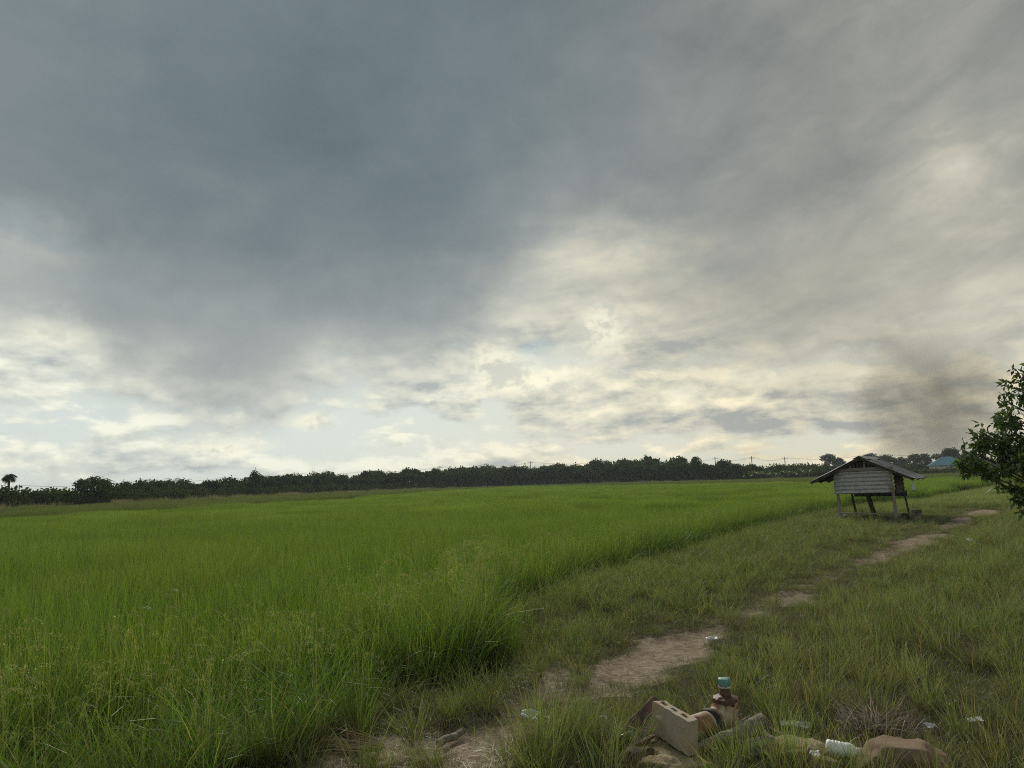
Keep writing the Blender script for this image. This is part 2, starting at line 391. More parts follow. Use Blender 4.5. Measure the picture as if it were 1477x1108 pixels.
DIRT_PX = [
 [(640, 1120), (660, 1085), (690, 1056), (740, 1040), (790, 1030), (800, 1050), (770, 1075), (745, 1120)],
 [(440, 1100), (470, 1085), (560, 1068), (640, 1058), (700, 1052), (690, 1075), (600, 1085), (520, 1098)],
 [(762, 972), (792, 957), (815, 975), (812, 1000), (785, 1004)],
 [(838, 985), (865, 960), (905, 935), (960, 915), (1015, 905), (1042, 912), (1025, 935), (975, 962), (930, 985), (890, 1003), (850, 1003)],
 [(1105, 866), (1120, 856), (1160, 852), (1185, 860), (1150, 870), (1110, 874)],
 [(1236, 816), (1262, 797), (1298, 780), (1335, 770), (1385, 768), (1362, 779), (1335, 790), (1310, 800), (1280, 813)],
 [(1350, 762), (1375, 748), (1408, 746), (1400, 757), (1372, 766)],
 [(1385, 742), (1410, 735), (1450, 735), (1440, 743), (1400, 747)],
]
DIRT = [[tuple(G(*p)[:2]) for p in poly] for poly in DIRT_PX]
def dirtf(P):
    P = np.asarray(P, dtype=float)[:, :2]
    n = np.stack([fnoise(P, 2.3, 3.0)-0.5, fnoise(P, 2.3, 9.0)-0.5], 1)*0.55
    Q = P + n; best = np.full(len(P), -9.0)
    for poly in DIRT:
        A = np.array(poly); inside = np.zeros(len(Q), bool); d = np.full(len(Q), 1e9)
        for a, b in zip(A, np.roll(A, -1, 0)):
            ab = b-a; t = np.clip(((Q-a) @ ab)/(ab @ ab), 0, 1); q = a+t[:, None]*ab
            d = np.minimum(d, np.hypot(*(Q-q).T))
            c = ((a[1] > Q[:, 1]) != (b[1] > Q[:, 1])) & (Q[:, 0] < (b[0]-a[0])*(Q[:, 1]-a[1])/(b[1]-a[1]+1e-12)+a[0])
            inside ^= c
        best = np.maximum(best, np.where(inside, d, -d))
    return best                                # metres inside the bare earth
PATHL = [(-1.2, 3.5), (-0.3, 4.72), (0.9, 6.54), (3.6, 9.79), (7.62, 15.08), (13.4, 22.0), (18.6, 29.0), (40, 55), (110, 140)]
def TZ(P):
    s = sdist(P, EDGE); P = np.asarray(P, dtype=float)
    t = np.clip((s+0.7)/0.9, 0, 1); t = t*t*(3-2*t)
    z = -0.24*t
    near = np.clip(1.0 - np.hypot(P[:, 0], P[:, 1]-6)/60.0, 0, 1)
    z += near*(1-t)*((fnoise(P, 0.6, 5)-0.5)*0.12 + (fnoise(P, 3.0, 6)-0.5)*0.05)
    z -= 0.03*np.clip(dirtf(P)/0.15, 0, 1)*(np.hypot(P[:, 0], P[:, 1]) < 60)
    return z
def tz(x, y): return float(TZ(np.array([[x, y]]))[0])

def axis(lo, hi, a, b, fine, grow):
    v = list(np.arange(a, b, fine)); s = fine; x = v[-1]
    while x < hi: s *= grow; x += s; v.append(x)
    s = fine; x = a; w = []
    while x > lo: s *= grow; x -= s; w.append(x)
    return np.array(w[::-1]+v)
xs = axis(-3000, 3000, -4.5, 9.0, 0.065, 1.05); ys = axis(-3000, 3000, 3.0, 14.0, 0.065, 1.05)
XX, YY = np.meshgrid(xs, ys); GP = np.stack([XX.ravel(), YY.ravel()], 1)
gz = TZ(GP); nx_, ny_ = len(xs), len(ys)
ii = np.arange(nx_*ny_).reshape(ny_, nx_)
GF = np.stack([ii[:-1, :-1].ravel(), ii[:-1, 1:].ravel(), ii[1:, 1:].ravel(), ii[1:, :-1].ravel()], 1)
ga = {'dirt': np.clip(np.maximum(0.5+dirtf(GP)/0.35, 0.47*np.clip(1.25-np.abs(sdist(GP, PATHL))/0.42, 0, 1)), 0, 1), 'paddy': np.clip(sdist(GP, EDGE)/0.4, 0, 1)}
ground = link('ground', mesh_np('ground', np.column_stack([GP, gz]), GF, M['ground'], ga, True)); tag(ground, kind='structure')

# ------------------------------------------------------------------ blades and scatters
def blades(n, root, az, H, lean, curl, width, segs=3, r=None, twist=None, taper=1.0):
    root = np.asarray(root, float); rs = np.random.default_rng(n*7+segs)
    if r is None: r = rs.random(n)
    if twist is None: twist = rs.uniform(0, math.pi, n)
    wx, wy = np.cos(twist), np.sin(twist)
    V = np.zeros((n, 2*segs+1, 3)); Hh = np.zeros((n, 2*segs+1)); p = root.copy(); st = H/segs
    for k in range(segs+1):
        s = k/segs; w = width*(1-s**1.6*taper)*0.5*(0.7+0.3*min(1, s*4))
        if k < segs:
            V[:, 2*k, 0] = p[:, 0]-wx*w; V[:, 2*k, 1] = p[:, 1]-wy*w; V[:, 2*k, 2] = p[:, 2]
            V[:, 2*k+1, 0] = p[:, 0]+wx*w; V[:, 2*k+1, 1] = p[:, 1]+wy*w; V[:, 2*k+1, 2] = p[:, 2]
            Hh[:, 2*k:2*k+2] = s
        else:
            V[:, 2*k] = p; Hh[:, 2*k] = 1
        a = lean + curl*((k+0.5)/segs)**1.5
        p = p + np.stack([np.cos(az)*np.sin(a)*st, np.sin(az)*np.sin(a)*st, np.cos(a)*st], 1)
    F = []
    for k in range(segs-1): F.append([2*k, 2*k+1, 2*k+3, 2*k+2])
    T = [2*segs-2, 2*segs-1, 2*segs]
    off = np.arange(n)*(2*segs+1); faces = []
    for f in F: faces += (off[:, None]+np.array(f)[None]).tolist()
    faces += (off[:, None]+np.array(T)[None]).tolist()
    return V.reshape(-1, 3), faces, Hh.ravel(), np.repeat(r, 2*segs+1)
def clump(name, mat, n, rad, H, lean, curl, width, segs=3, seed=0, square=False, z0=0.0):
    g = np.random.default_rng(seed)
    if square: xy = g.uniform(-rad, rad, (n, 2))
    else:
        a = g.uniform(0, 2*math.pi, n); rr = rad*np.sqrt(g.random(n)); xy = np.stack([rr*np.cos(a), rr*np.sin(a)], 1)
    az = np.arctan2(xy[:, 1], xy[:, 0]) + g.normal(0, 0.8 if not square else 9, n)
    Hs = g.uniform(H[0], H[1], n)
    V, F, h, r = blades(n, np.column_stack([xy, np.full(n, z0)]), az, Hs, g.uniform(lean[0], lean[1], n), g.uniform(curl[0], curl[1], n), g.uniform(width[0], width[1], n), segs, g.random(n), g.uniform(0, math.pi, n))
    return mesh_np(name, V, F, mat, {'h': h, 'r': r})
def merge(name, parts, mats):
    V, F, h, r, mi = [], [], [], [], []; o = 0
    for (v, f, hh, rr), m in parts:
        V.append(v); F += [[i+o for i in q] for q in f]; h.append(hh); r.append(rr); mi += [m]*len(f); o += len(v)
    me = mesh_np(name, np.concatenate(V), F, None, {'h': np.concatenate(h), 'r': np.concatenate(r)})
    for m in mats: me.materials.append(m)
    me.polygons.foreach_set('material_index', mi); return me
PROTO = {}
def protos(key, meshes):
    col = bpy.data.collections.new('proto_'+key)
    for i, me in enumerate(meshes):
        o = bpy.data.objects.new('%s_%02d' % (key, i), me); col.objects.link(o)
    PROTO[key] = (col, len(meshes))
def scatter(name, key, P, scl=None, tilt=0.12, kind='stuff', label=None, cat=None, sz=None, rotz=None):
    P = np.asarray(P, dtype=np.float32); n = len(P); col, k = PROTO[key]
    me = bpy.data.meshes.new(name); me.vertices.add(n); me.vertices.foreach_set('co', P.ravel())
    rot = np.column_stack([RNG.normal(0, tilt, n), RNG.normal(0, tilt, n), RNG.uniform(0, 2*math.pi, n) if rotz is None else rotz]).astype(np.float32)
    s = RNG.uniform(0.8, 1.2, n) if scl is None else scl
    s3 = np.column_stack([s, s, s if sz is None else s*sz]).astype(np.float32)
    for nm, tp, dt in (('rot', 'FLOAT_VECTOR', rot), ('scl', 'FLOAT_VECTOR', s3)):
        a = me.attributes.new(nm, tp, 'POINT'); a.data.foreach_set('vector', dt.ravel())
    a = me.attributes.new('idx', 'INT', 'POINT'); a.data.foreach_set('value', RNG.integers(0, k, n).astype(np.int32))
    o = link(name, me)
    ng = bpy.data.node_groups.new(name, 'GeometryNodeTree')
    ng.interface.new_socket('Geometry', in_out='INPUT', socket_type='NodeSocketGeometry')
    ng.interface.new_socket('Geometry', in_out='OUTPUT', socket_type='NodeSocketGeometry')
    gi, go = ng.nodes.new('NodeGroupInput'), ng.nodes.new('NodeGroupOutput')
    ip = ng.nodes.new('GeometryNodeInstanceOnPoints'); ci = ng.nodes.new('GeometryNodeCollectionInfo')
    ci.inputs['Collection'].default_value = col; ci.inputs['Separate Children'].default_value = True
    ci.inputs['Reset Children'].default_value = True
    L = ng.links.new
    L(gi.outputs[0], ip.inputs['Points']); L(ci.outputs[0], ip.inputs['Instance']); ip.inputs['Pick Instance'].default_value = True
    for nm, tp, sock in (('idx', 'INT', 'Instance Index'), ('rot', 'FLOAT_VECTOR', 'Rotation'), ('scl', 'FLOAT_VECTOR', 'Scale')):
        na = ng.nodes.new('GeometryNodeInputNamedAttribute'); na.data_type = tp; na.inputs['Name'].default_value = nm
        L(na.outputs['Attribute'], ip.inputs[sock])
    L(ip.outputs[0], go.inputs[0])
    md = o.modifiers.new('scatter', 'NODES'); md.node_group = ng
    if kind: tag(o, label, cat, kind=kind)
    return o
def jgrid(x0, x1, y0, y1, step):
    gx, gy = np.meshgrid(np.arange(x0, x1, step), np.arange(y0, y1, step))
    P = np.stack([gx.ravel(), gy.ravel()], 1); return P + RNG.uniform(-0.5, 0.5, P.shape)*step
def inview(P, m=1.5):                          # what the photograph can see, with a margin to the sides
    return (P[:, 1] > 2.2) & (np.abs(P[:, 0]) < 0.76*P[:, 1]+m)
def lift(P): return np.column_stack([P, TZ(P)])

# rice hills, near
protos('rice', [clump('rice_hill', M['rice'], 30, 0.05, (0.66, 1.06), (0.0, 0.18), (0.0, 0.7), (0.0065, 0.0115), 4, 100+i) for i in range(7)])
def panicle(g, n, z=0.75):
    parts = []
    for _ in range(n):
        a = g.uniform(0, 2*math.pi); R0 = g.uniform(0.10, 0.22); base = np.array([g.normal(0, 0.05), g.normal(0, 0.05), z*g.uniform(0.85, 1.1)])
        m = 46; t = np.sort(g.random(m)); ang = t*math.radians(165)
        px = base[0]+np.cos(a)*R0*(1-np.cos(ang))*0.8; py = base[1]+np.sin(a)*R0*(1-np.cos(ang))*0.8; pz = base[2]+R0*np.sin(ang)*0.75-t*t*0.05
        sp = 0.016*(t > 0.25)
        root = np.column_stack([px+g.normal(0, 1, m)*sp, py+g.normal(0, 1, m)*sp, pz-g.random(m)*0.02*(t > .25)])
        keep = t > 0.25; k = int(keep.sum())
        parts.append((blades(k, root[keep], g.uniform(0, 6.28, k), g.uniform(0.009, 0.014, k), np.full(k, 2.3), np.full(k, 0.4), np.full(k, 0.008), 2, g.random(k)), 0))
        s = np.linspace(0, 1, 7); an = s*math.radians(160)
        cx = base[0]+np.cos(a)*R0*(1-np.cos(an))*0.8; cy = base[1]+np.sin(a)*R0*(1-np.cos(an))*0.8; cz = base[2]+R0*np.sin(an)*0.75-s*s*0.05
        cx = np.r_[0, cx]; cy = np.r_[0, cy]; cz = np.r_[0.1, cz]
        V = np.stack([np.column_stack([cx-0.0012, cy, cz]), np.column_stack([cx+0.0012, cy, cz+0.001])], 1).reshape(-1, 3)
        F = [[2*i, 2*i+1, 2*i+3, 2*i+2] for i in range(7)]
        parts.append(((V, F, np.full(16, 0.4), np.full(16, 0.3)), 0))
    return parts
def bl(g, n, rad, H, lean, curl, width, segs=4, outward=0.8):
    a = g.uniform(0, 2*math.pi, n); rr = rad*np.sqrt(g.random(n))
    root = np.column_stack([rr*np.cos(a), rr*np.sin(a), np.zeros(n)])
    return blades(n, root, a+g.normal(0, outward, n), g.uniform(*H, n), g.uniform(*lean, n), g.uniform(*curl, n), g.uniform(*width, n), segs, g.random(n), g.uniform(0, math.pi, n))
edge_m = []
for i in range(6):
    g = np.random.default_rng(300+i)
    edge_m.append(merge('rice_edge_hill', [(bl(g, 26, 0.07, (0.7, 1.15), (0.02, 0.4), (0.3, 1.9), (0.007, 0.012), 6), 0)] + [(p, 1) for p, _ in panicle(g, 3 if i % 3 == 0 else 1, 0.90)], [M['rice'], M['panicle']]))
protos('rice_edge', edge_m)
pan_m = []
for i in range(3):
    g = np.random.default_rng(350+i)
    pan_m.append(merge('rice_heads', [(bl(g, 14, 0.05, (0.7, 1.0), (0.0, 0.2), (0.1, 0.9), (0.006, 0.01), 5), 0)] + [(p, 1) for p, _ in panicle(g, 9, 0.88)], [M['rice'], M['panicle']]))
protos('rice_heads', pan_m)
def field_tile(name, mat, seed, n=2600, half=1.1, H=(0.74, 1.0)):
    g = np.random.default_rng(seed); xy = g.uniform(-half, half, (n, 2))
    k = (g.integers(0, 2**31, n) % 1000)/1000
    V, F, h, r = blades(n, np.column_stack([xy, np.full(n, 0.25)]), g.uniform(0, 6.28, n), g.uniform(H[0]-0.25, H[1]-0.25, n), g.uniform(0, 0.16, n), g.uniform(0, 0.6, n), g.uniform(0.010, 0.018, n), 3, k, g.uniform(0, 3.14, n))
    h = 0.25+0.75*h
    return mesh_np(name, V, F, mat, {'h': h, 'r': r})
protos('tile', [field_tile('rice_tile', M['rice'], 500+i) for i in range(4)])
protos('tile_far', [field_tile('ripening_tile', M['rice_far'], 520+i, 2000) for i in range(3)])
protos('reed', [clump('reed_tile', M['reed'], 260, 1.0, (0.9, 1.5), (0, 0.25), (0, 0.6), (0.02, 0.05), 3, 540+i, True) for i in range(3)])
def rice_h(P): return 0.93 + (fnoise(P, 0.55, 21)-0.5)*0.36 + (fnoise(P, 0.06, 22)-0.5)*0.16
P = jgrid(-34, 22, 2, 31, 0.185); P = P[inview(P, 1.2)]
s = sdist(P, EDGE) + (fnoise(P, 1.2, 31)-0.5)*0.6
dv = sdist(P, DIVI)
P_in = P[(s > 0.12) & (dv < -0.6)]; s_in = s[(s > 0.12) & (dv < -0.6)]
Q = lift(P_in); hh = rice_h(P_in)
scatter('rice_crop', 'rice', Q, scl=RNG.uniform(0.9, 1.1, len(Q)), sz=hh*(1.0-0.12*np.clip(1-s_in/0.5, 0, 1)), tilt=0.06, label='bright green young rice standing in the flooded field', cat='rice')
em = (s_in < 0.55) & (RNG.random(len(P_in)) < 0.75); E_ = Q[em]; D_ = E_[:, 1]
CL = jgrid(-5, -1.0, 3.0, 6.6, 0.15); sc_ = sdist(CL, EDGE); CL = CL[(sc_ < 0.14) & (sc_ > -1.15) & (RNG.random(len(CL)) < 0.62*np.clip((6.3-CL[:, 1])/0.8, 0, 1))]
sc_ = sdist(CL, EDGE)
scatter('rice_stragglers', 'rice_edge', lift(CL), scl=RNG.uniform(0.62, 0.9, len(CL))*(1+0.22*sc_), tilt=0.2, label='leaning rice stalks spilling out at the lower left', cat='rice')
clumpf = np.exp(-((E_[:, 0]+0.35)**2+(E_[:, 1]-7.3)**2)/2.2)
scatter('rice_edge_plants', 'rice_edge', E_, scl=RNG.uniform(0.75, 1.0, len(E_))*(1+0.32*clumpf), tilt=0.14, label='drooping rice plants along the edge of the field', cat='rice')
hp, hq = G(130, 990, .72), G(620, 865, .85)
pm = (s_in < 2.6) & (P_in[:, 1] < 14) & (RNG.random(len(P_in)) < (0.02 + 0.75*np.exp(-((P_in[:, 0]-hp.x)**2+(P_in[:, 1]-hp.y)**2)/0.30) + 0.35*np.exp(-((P_in[:, 0]-hq.x)**2+(P_in[:, 1]-hq.y)**2)/0.5)))
scatter('rice_heads', 'rice_heads', Q[pm], scl=RNG.uniform(0.85, 1.05, int(pm.sum())), tilt=0.1, label='bent pale rice heads ripening at the near field edge', cat='rice')
P = jgrid(-150, 130, 29, 215, 1.75); P = P[inview(P, 8)]
s, dv, fb = sdist(P, EDGE), sdist(P, DIVI), sdist(P, FARB)
a = (s > 0.9) & (dv < -1.9)
scatter('rice_crop_distant', 'tile', lift(P[a]), scl=RNG.uniform(0.95, 1.1, int(a.sum())), sz=rice_h(P[a]), tilt=0.01, rotz=RNG.integers(0, 4, int(a.sum()))*math.pi/2, label='even green rice reaching far across the flat field', cat='rice')
P = jgrid(-150, 130, 14, 215, 1.75); P = P[inview(P, 8)]
s, dv, fb = sdist(P, EDGE), sdist(P, DIVI), sdist(P, FARB)
b = (s > 0.9) & (dv > 1.0) & (fb < 0)
scatter('ripening_rice', 'tile_far', lift(P[b]), scl=RNG.uniform(0.95, 1.1, int(b.sum())), sz=rice_h(P[b])*1.12, tilt=0.01, rotz=RNG.integers(0, 4, int(b.sum()))*math.pi/2, label='duller yellowish rice in the strip before the trees', cat='rice')
c_ = (np.abs(fb) < 2.0) & (s > 0)
scatter('reed_strip', 'reed', lift(P[c_]), sz=np.full(int(c_.sum()), 0.95), tilt=0.02, label='pale seeding grass in a thin strip below the trees', cat='grass')
P = jgrid(-32, 30, 3, 30.5, 0.6)

# grasses of the bank
protos('lawn', [clump('lawn_patch', M['lawn'], 170, 0.16, (0.03, 0.10), (0, 0.9), (0, 0.9), (0.0022, 0.004), 2, 600+i) for i in range(6)])
protos('tuft', [clump('meadow_tuft', M['meadow'], 46, 0.07, (0.12, 0.34), (0.0, 0.55), (0.1, 1.0), (0.003, 0.0055), 4, 620+i) for i in range(7)])
protos('tall', [clump('tall_grass', M['meadow'], 34, 0.10, (0.25, 0.52), (0.0, 0.4), (0.1, 1.1), (0.0028, 0.005), 5, 640+i) for i in range(6)])
protos('weed', [clump('weed_clump', M['weed'], 44, 0.11, (0.22, 0.62), (0.05, 0.7), (0.2, 1.9), (0.004, 0.0085), 5, 660+i) for i in range(6)])
protos('bigtuft', [clump('big_tuft', M['meadow'], 190, 0.16, (0.22, 0.46), (0.0, 0.6), (0.1, 0.7), (0.003, 0.006), 5, 680+i) for i in range(2)])
protos('straw', [clump('straw_litter', M['straw'], 60, 0.16, (0.03, 0.16), (1.35, 1.62), (-0.1, 0.2), (0.0018, 0.004), 2, 700+i, z0=0.006) for i in range(5)])
protos('drygrass', [clump('dry_grass', M['straw'], 90, 0.14, (0.10, 0.34), (0.1, 1.3), (0.3, 1.6), (0.002, 0.004), 5, 720+i) for i in range(4)])
protos('far_meadow', [clump('meadow_tile', M['meadow'], 900, 0.8, (0.12, 0.42), (0, 0.4), (0, 0.8), (0.006, 0.014), 3, 740+i, True) for i in range(3)])
P = jgrid(-9, 45, 2.4, 33, 0.17); P = P[inview(P, 1.0)]
s = sdist(P, EDGE) + (fnoise(P, 1.2, 31)-0.5)*0.5; d = dirtf(P); ds = np.abs(sdist(P, PATHL)); dist = np.hypot(P[:, 0], P[:, 1])
n1 = fnoise(P, 0.9, 41); n2 = fnoise(P, 3.1, 42); u = RNG.random(len(P))
bank = s < 0.1
# the junk heap keeps the ground a little clearer
hx, hy = G(1030, 1085)[:2]; heap = np.exp(-(((P[:, 0]-hx)/0.55)**2+((P[:, 1]-hy)/0.35)**2)); hx2, hy2 = G(1260, 1095)[:2]
heap = np.maximum(heap, np.exp(-(((P[:, 0]-hx2)/0.5)**2+((P[:, 1]-hy2)/0.22)**2)))
for hx_, hy_, a_, b_ in [(*G(530, 1080)[:2], .28, .16), (*G(650, 1068)[:2], .2, .12), (*G(1215, 1092)[:2], .3, .2), (*G(1285, 1055)[:2], .3, .18), (*G(1060, 1065)[:2], .3, .16), (11.8, 24.2, 1.9, 1.6), (*G(1215, 1104)[:2], .34, .22)]:
    heap = np.maximum(heap, np.exp(-(((P[:, 0]-hx_)/a_)**2+((P[:, 1]-hy_)/b_)**2)))
clear = np.clip(1-heap*1.3, 0.0, 1)
bare = np.clip((d+0.06)/0.14, 0, 1)
trod = np.clip(1-(ds-0.12)/0.32, 0, 1)*np.clip(n2*1.6-.2, 0, 1)
m = bank & (u < (1-bare*0.985)*(1-0.65*trod)*np.where(dist > 14, 0.75, 0.95)*(0.3+0.7*clear))
scatter('short_grass', 'lawn', lift(P[m]), label='short grey green grass carpeting the bank beside the path', cat='grass')
side = sdist(P, PATHL)                         # >0: towards the rice
away = np.clip((ds-0.42)/0.7, 0, 1)
left = side > 0
u = RNG.random(len(P))
m = bank & (u < (0.10+0.62*away*np.clip(n1*1.5-0.25, 0, 1))*(1-bare)*np.where(dist > 14, 0.6, 1)*clear)
scatter('meadow_grass', 'tuft', lift(P[m]), scl=RNG.uniform(0.6, 1.15, int(m.sum())), label='green tufts of meadow grass on both sides of the path', cat='grass')
u = RNG.random(len(P))
m = bank & (~left) & (u < 0.50*np.clip((ds-0.7)/1.0, 0, 1)*np.clip(n2*2-0.45, 0, 1)*clear*(1-bare)*np.where(P[:, 1] < 4.6, 0.6, 1))
scatter('tall_grass', 'tall', lift(P[m]), scl=RNG.uniform(0.55, 1.05, int(m.sum())), label='tall thin grass with dry blades right of the path', cat='grass')
u = RNG.random(len(P))
wk = np.exp(-((-0.35-s)/0.6)**2)
gap = 1-0.8*np.exp(-(((P[:, 0]+0.25)/0.9)**2+((P[:, 1]-6.25)/0.75)**2))
nearl = 0.5*np.clip(1-(P[:, 1]-5.6)/1.2, 0, 1)*np.clip((s+1.5)/0.5, 0, 1)
m = (s < 0.55) & (s > -3) & (u < 0.55*nearl*clear + (0.62*wk + 0.40*left*away)*(1-bare)*np.where(dist > 14, 0.7, 1)*np.clip(0.4+n1, 0, 1)*clear*gap) & (left)
scatter('bank_weeds', 'weed', lift(P[m]), scl=RNG.uniform(0.5, 1.15, int(m.sum()))*np.where(s[m] > -0.45, 0.72, 0.62)*np.where(dist[m] > 9, 1.25, 1)*(1+0.35*nearl[m]*np.clip(1+s[m], 0, 1)), tilt=0.25, label='tangled weeds and drooping grass below the rice edge', cat='weeds')
u = RNG.random(len(P))
m = bank & (dist < 30) & (u < 0.85*np.clip((d+0.20)/0.2, 0, 1)*n2*1.6)
scatter('straw_litter', 'straw', lift(P[m]), tilt=0.05, label='fine dry straw scattered on the bare earth of the path', cat='straw')
u = RNG.random(len(P))
gx, gy = G(1290, 1050)[:2]; kx, ky = G(570, 1045)[:2]; jx, jy = G(1400, 960)[:2]
dry = 0.45*np.exp(-(((P[:, 0]-hx)/0.8)**2+((P[:, 1]-hy)/0.5)**2)) + 0.03*(n1 > 0.52) + 0.85*np.exp(-(((P[:, 0]-gx)/0.36)**2+((P[:, 1]-gy)/0.24)**2)) + 0.6*np.exp(-(((P[:, 0]-kx)/0.4)**2+((P[:, 1]-ky)/0.3)**2)) + 0.3*np.exp(-(((P[:, 0]-jx)/0.5)**2+((P[:, 1]-jy)/0.7)**2)) + 0.1*np.exp(-(s/0.4)**2) + 0.14*np.clip(1-(P[:, 1]-6.5)/1.5, 0, 1)*np.exp(-((s+.3)/0.6)**2)
m = (s < 0.2) & (dist < 26) & (u < dry)
scatter('dry_grass', 'drygrass', lift(P[m]), scl=RNG.uniform(0.6, 1.1, int(m.sum())), tilt=0.3, label='matted brown dead grass lying among the green', cat='grass')
BT = [(790, 1095, 1.1), (845, 1080, 0.8), (815, 1060, 0.7), (760, 1110, 0.9), (700, 1030, 0.55), (650, 1035, 0.5), (905, 1040, 0.6), (840, 985, 0.5), (880, 1090, 0.6), (1130, 1115, 0.8), (1060, 1110, 0.65), (620, 1110, 0.5), (550, 1120, 0.5), (1210, 1125, 0.5), (60, 1120, 0.9), (300, 1100, 0.9), (360, 1110, 0.8), (410, 1090, 0.7)]
P2 = np.array([tuple(G(a, b)[:2]) for a, b, _ in BT])
scatter('grass_tufts', 'bigtuft', lift(P2), scl=np.array([q[2] for q in BT]), label='dense bright green grass tufts near the foot of the path', cat='grass')
P = jgrid(8, 140, 30, 190, 1.25); P = P[inview(P, 5)]; s = sdist(P, EDGE)
m = (s < 0.3) & (s > -70) & (dirtf(P) < 0.1)
scatter('bank_grass_distant', 'far_meadow', lift(P[m]), sz=np.full(int(m.sum()), 0.8), tilt=0.02, label='rough grass on the bank beyond the shelter', cat='grass')

# ------------------------------------------------------------------ trees
def leafcloud(g, lobes, n, size, aspect=0.5, shell=0.55, droop=0.0, fold=False):
    """leaf faces spread through ellipsoid lobes; lobes = (cx,cy,cz,rx,ry,rz,weight)"""
    L = np.array(lobes, float); w = L[:, 6]*1.0; w = w/w.sum(); k = g.choice(len(L), n, p=w)
    d = g.normal(size=(n, 3)); d /= np.linalg.norm(d, axis=1)[:, None]
    rr = (shell + (1-shell)*g.random(n)**0.6)*(0.86+0.28*g.random(n))
    nm = np.sin(d[:, 0]*5+k*2.1)*np.cos(d[:, 2]*6+k)*np.sin(d[:, 1]*5.3+k*1.3)
    rr *= 1+0.28*nm
    c = L[k, :3] + d*L[k, 3:6]*rr[:, None]
    a = g.normal(size=(n, 3)); a += d*0.6; a[:, 2] -= droop; a /= np.linalg.norm(a, axis=1)[:, None]
    b = np.cross(a, g.normal(size=(n, 3))); b /= np.linalg.norm(b, axis=1)[:, None]
    s = size*g.uniform(0.6, 1.25, n)[:, None]
    p0 = c; p2 = c+a*s; m = c+a*s*0.45
    V = np.stack([p0, m+b*s*aspect*0.5, p2, m-b*s*aspect*0.5], 1).reshape(-1, 3)
    F = (np.arange(n)[:, None]*4+np.arange(4)[None])
    return V, F, np.repeat(g.random(n), 4)
def crown_mesh(name, mat, seed, lobes, n, size, aspect=0.6, shell=0.55, droop=0.0):
    g = np.random.default_rng(seed); V, F, r = leafcloud(g, lobes, n, size, aspect, shell, droop)
    return mesh_np(name, V, F, mat, {'r': r})
def trunk_mesh(name, mat, seed, h, r0, tips, lean=0.1):
    g = random.Random(seed); bm = bmesh.new()
    pts = [Vector((0, 0, -0.2))]
    for i in range(1, 5): pts.append(Vector((g.uniform(-lean, lean)*i*0.3, g.uniform(-lean, lean)*i*0.3, h*i/4)))
    tube(bm, pts, [r0*1.25, r0, r0*0.85, r0*0.75, r0*0.65], 7)
    for t in tips:
        t = Vector(t); mid = (pts[-1]+t)/2 + Vector((g.uniform(-.2, .2), g.uniform(-.2, .2), -0.1*abs(t.z-h)))
        tube(bm, [pts[-1]-Vector((0, 0, 0.1)), mid, t], [r0*0.55, r0*0.35, r0*0.12], 5)
    me = bpy.data.meshes.new(name); bm.to_mesh(me); bm.free(); me.materials.append(mat); return me
def tree(name, cm, tm, loc, label, cat='tree', group=None, s=1.0, rz=0.0, sz=1.0):
    t = empty(name, loc, rz); t.scale = (s, s, s*sz); tag(t, label, cat, group)
    link('crown', cm, t); link('trunk', tm, t); return t
OR = []
for i in range(9):
    g = np.random.default_rng(40+i); h = g.uniform(1.5, 2.0); tips = []; lobes = []
    for k in range(g.integers(6, 9)):
        a = g.uniform(0, 6.28); q = g.uniform(0.6, 1.9); zc = h+g.uniform(0.9, 3.0)
        lobes.append((q*np.cos(a), q*np.sin(a), zc, g.uniform(.8, 1.3), g.uniform(.8, 1.3), g.uniform(.6, 1.0), 1)); tips.append((q*np.cos(a)*.8, q*np.sin(a)*.8, zc-.3))
    lobes.append((0, 0, h+2.6, 1.5, 1.5, 1.3, 2))
    OR.append((crown_mesh('crown', M['fol_dark'], 40+i, lobes, 1700, 0.50, 0.65, 0.35), trunk_mesh('trunk', M['bark_pale'], i, h, 0.11, tips[:5])))
rg = random.Random(5)
def row_dist(px):                            # distance of the tree line along the photograph's width
    return float(np.interp(px, [-80, 0, 150, 300, 450, 600, 740, 900, 1000, 1100, 1180], [84, 90, 104, 126, 155, 182, 205, 196, 180, 168, 172]))
def row_top(px):
    return float(np.interp(px, [100, 200, 300, 420, 480, 560, 620, 660, 740, 800, 860, 940, 1000, 1060, 1090], [699, 697, 694, 687, 684, 683, 678, 676, 674, 671, 668, 665, 667, 668, 671]))
LMK = [(12, 'the lone left palm'), (127, 'the broad round tree'), (260, 'the twin palms'), (367, 'the slim tree'), (424, 'the first orchard pole'), (533, 'the left orchard pole'), (632, 'the dense domed tree'), (702, 'the pole beside it'), (766, 'the middle pole'), (853, 'the small bump tree'), (876, 'the pole right of the small bump'), (1007, 'the flat topped tree'), (1090, 'the orchard end'), (1135, 'the pole left of the shelter'), (1240, 'the shelter ridge'), (1330, 'the right eave of the shelter'), (1370, 'the blue roofed house')]
ORD = ['first', 'second', 'third', 'fourth', 'fifth', 'sixth', 'seventh', 'eighth', 'ninth', 'tenth']; CNT = {}
def where(kind, px):                         # ordinal to the right of the nearest landmark on the left
    c = [l for l in LMK if l[0] <= px]; nm = c[-1][1] if c else 'the photo\'s left edge'
    k = CNT.get((kind, nm), 0); CNT[(kind, nm)] = k+1
    return '%s to the right of %s' % (ORD[min(k, 9)], nm)
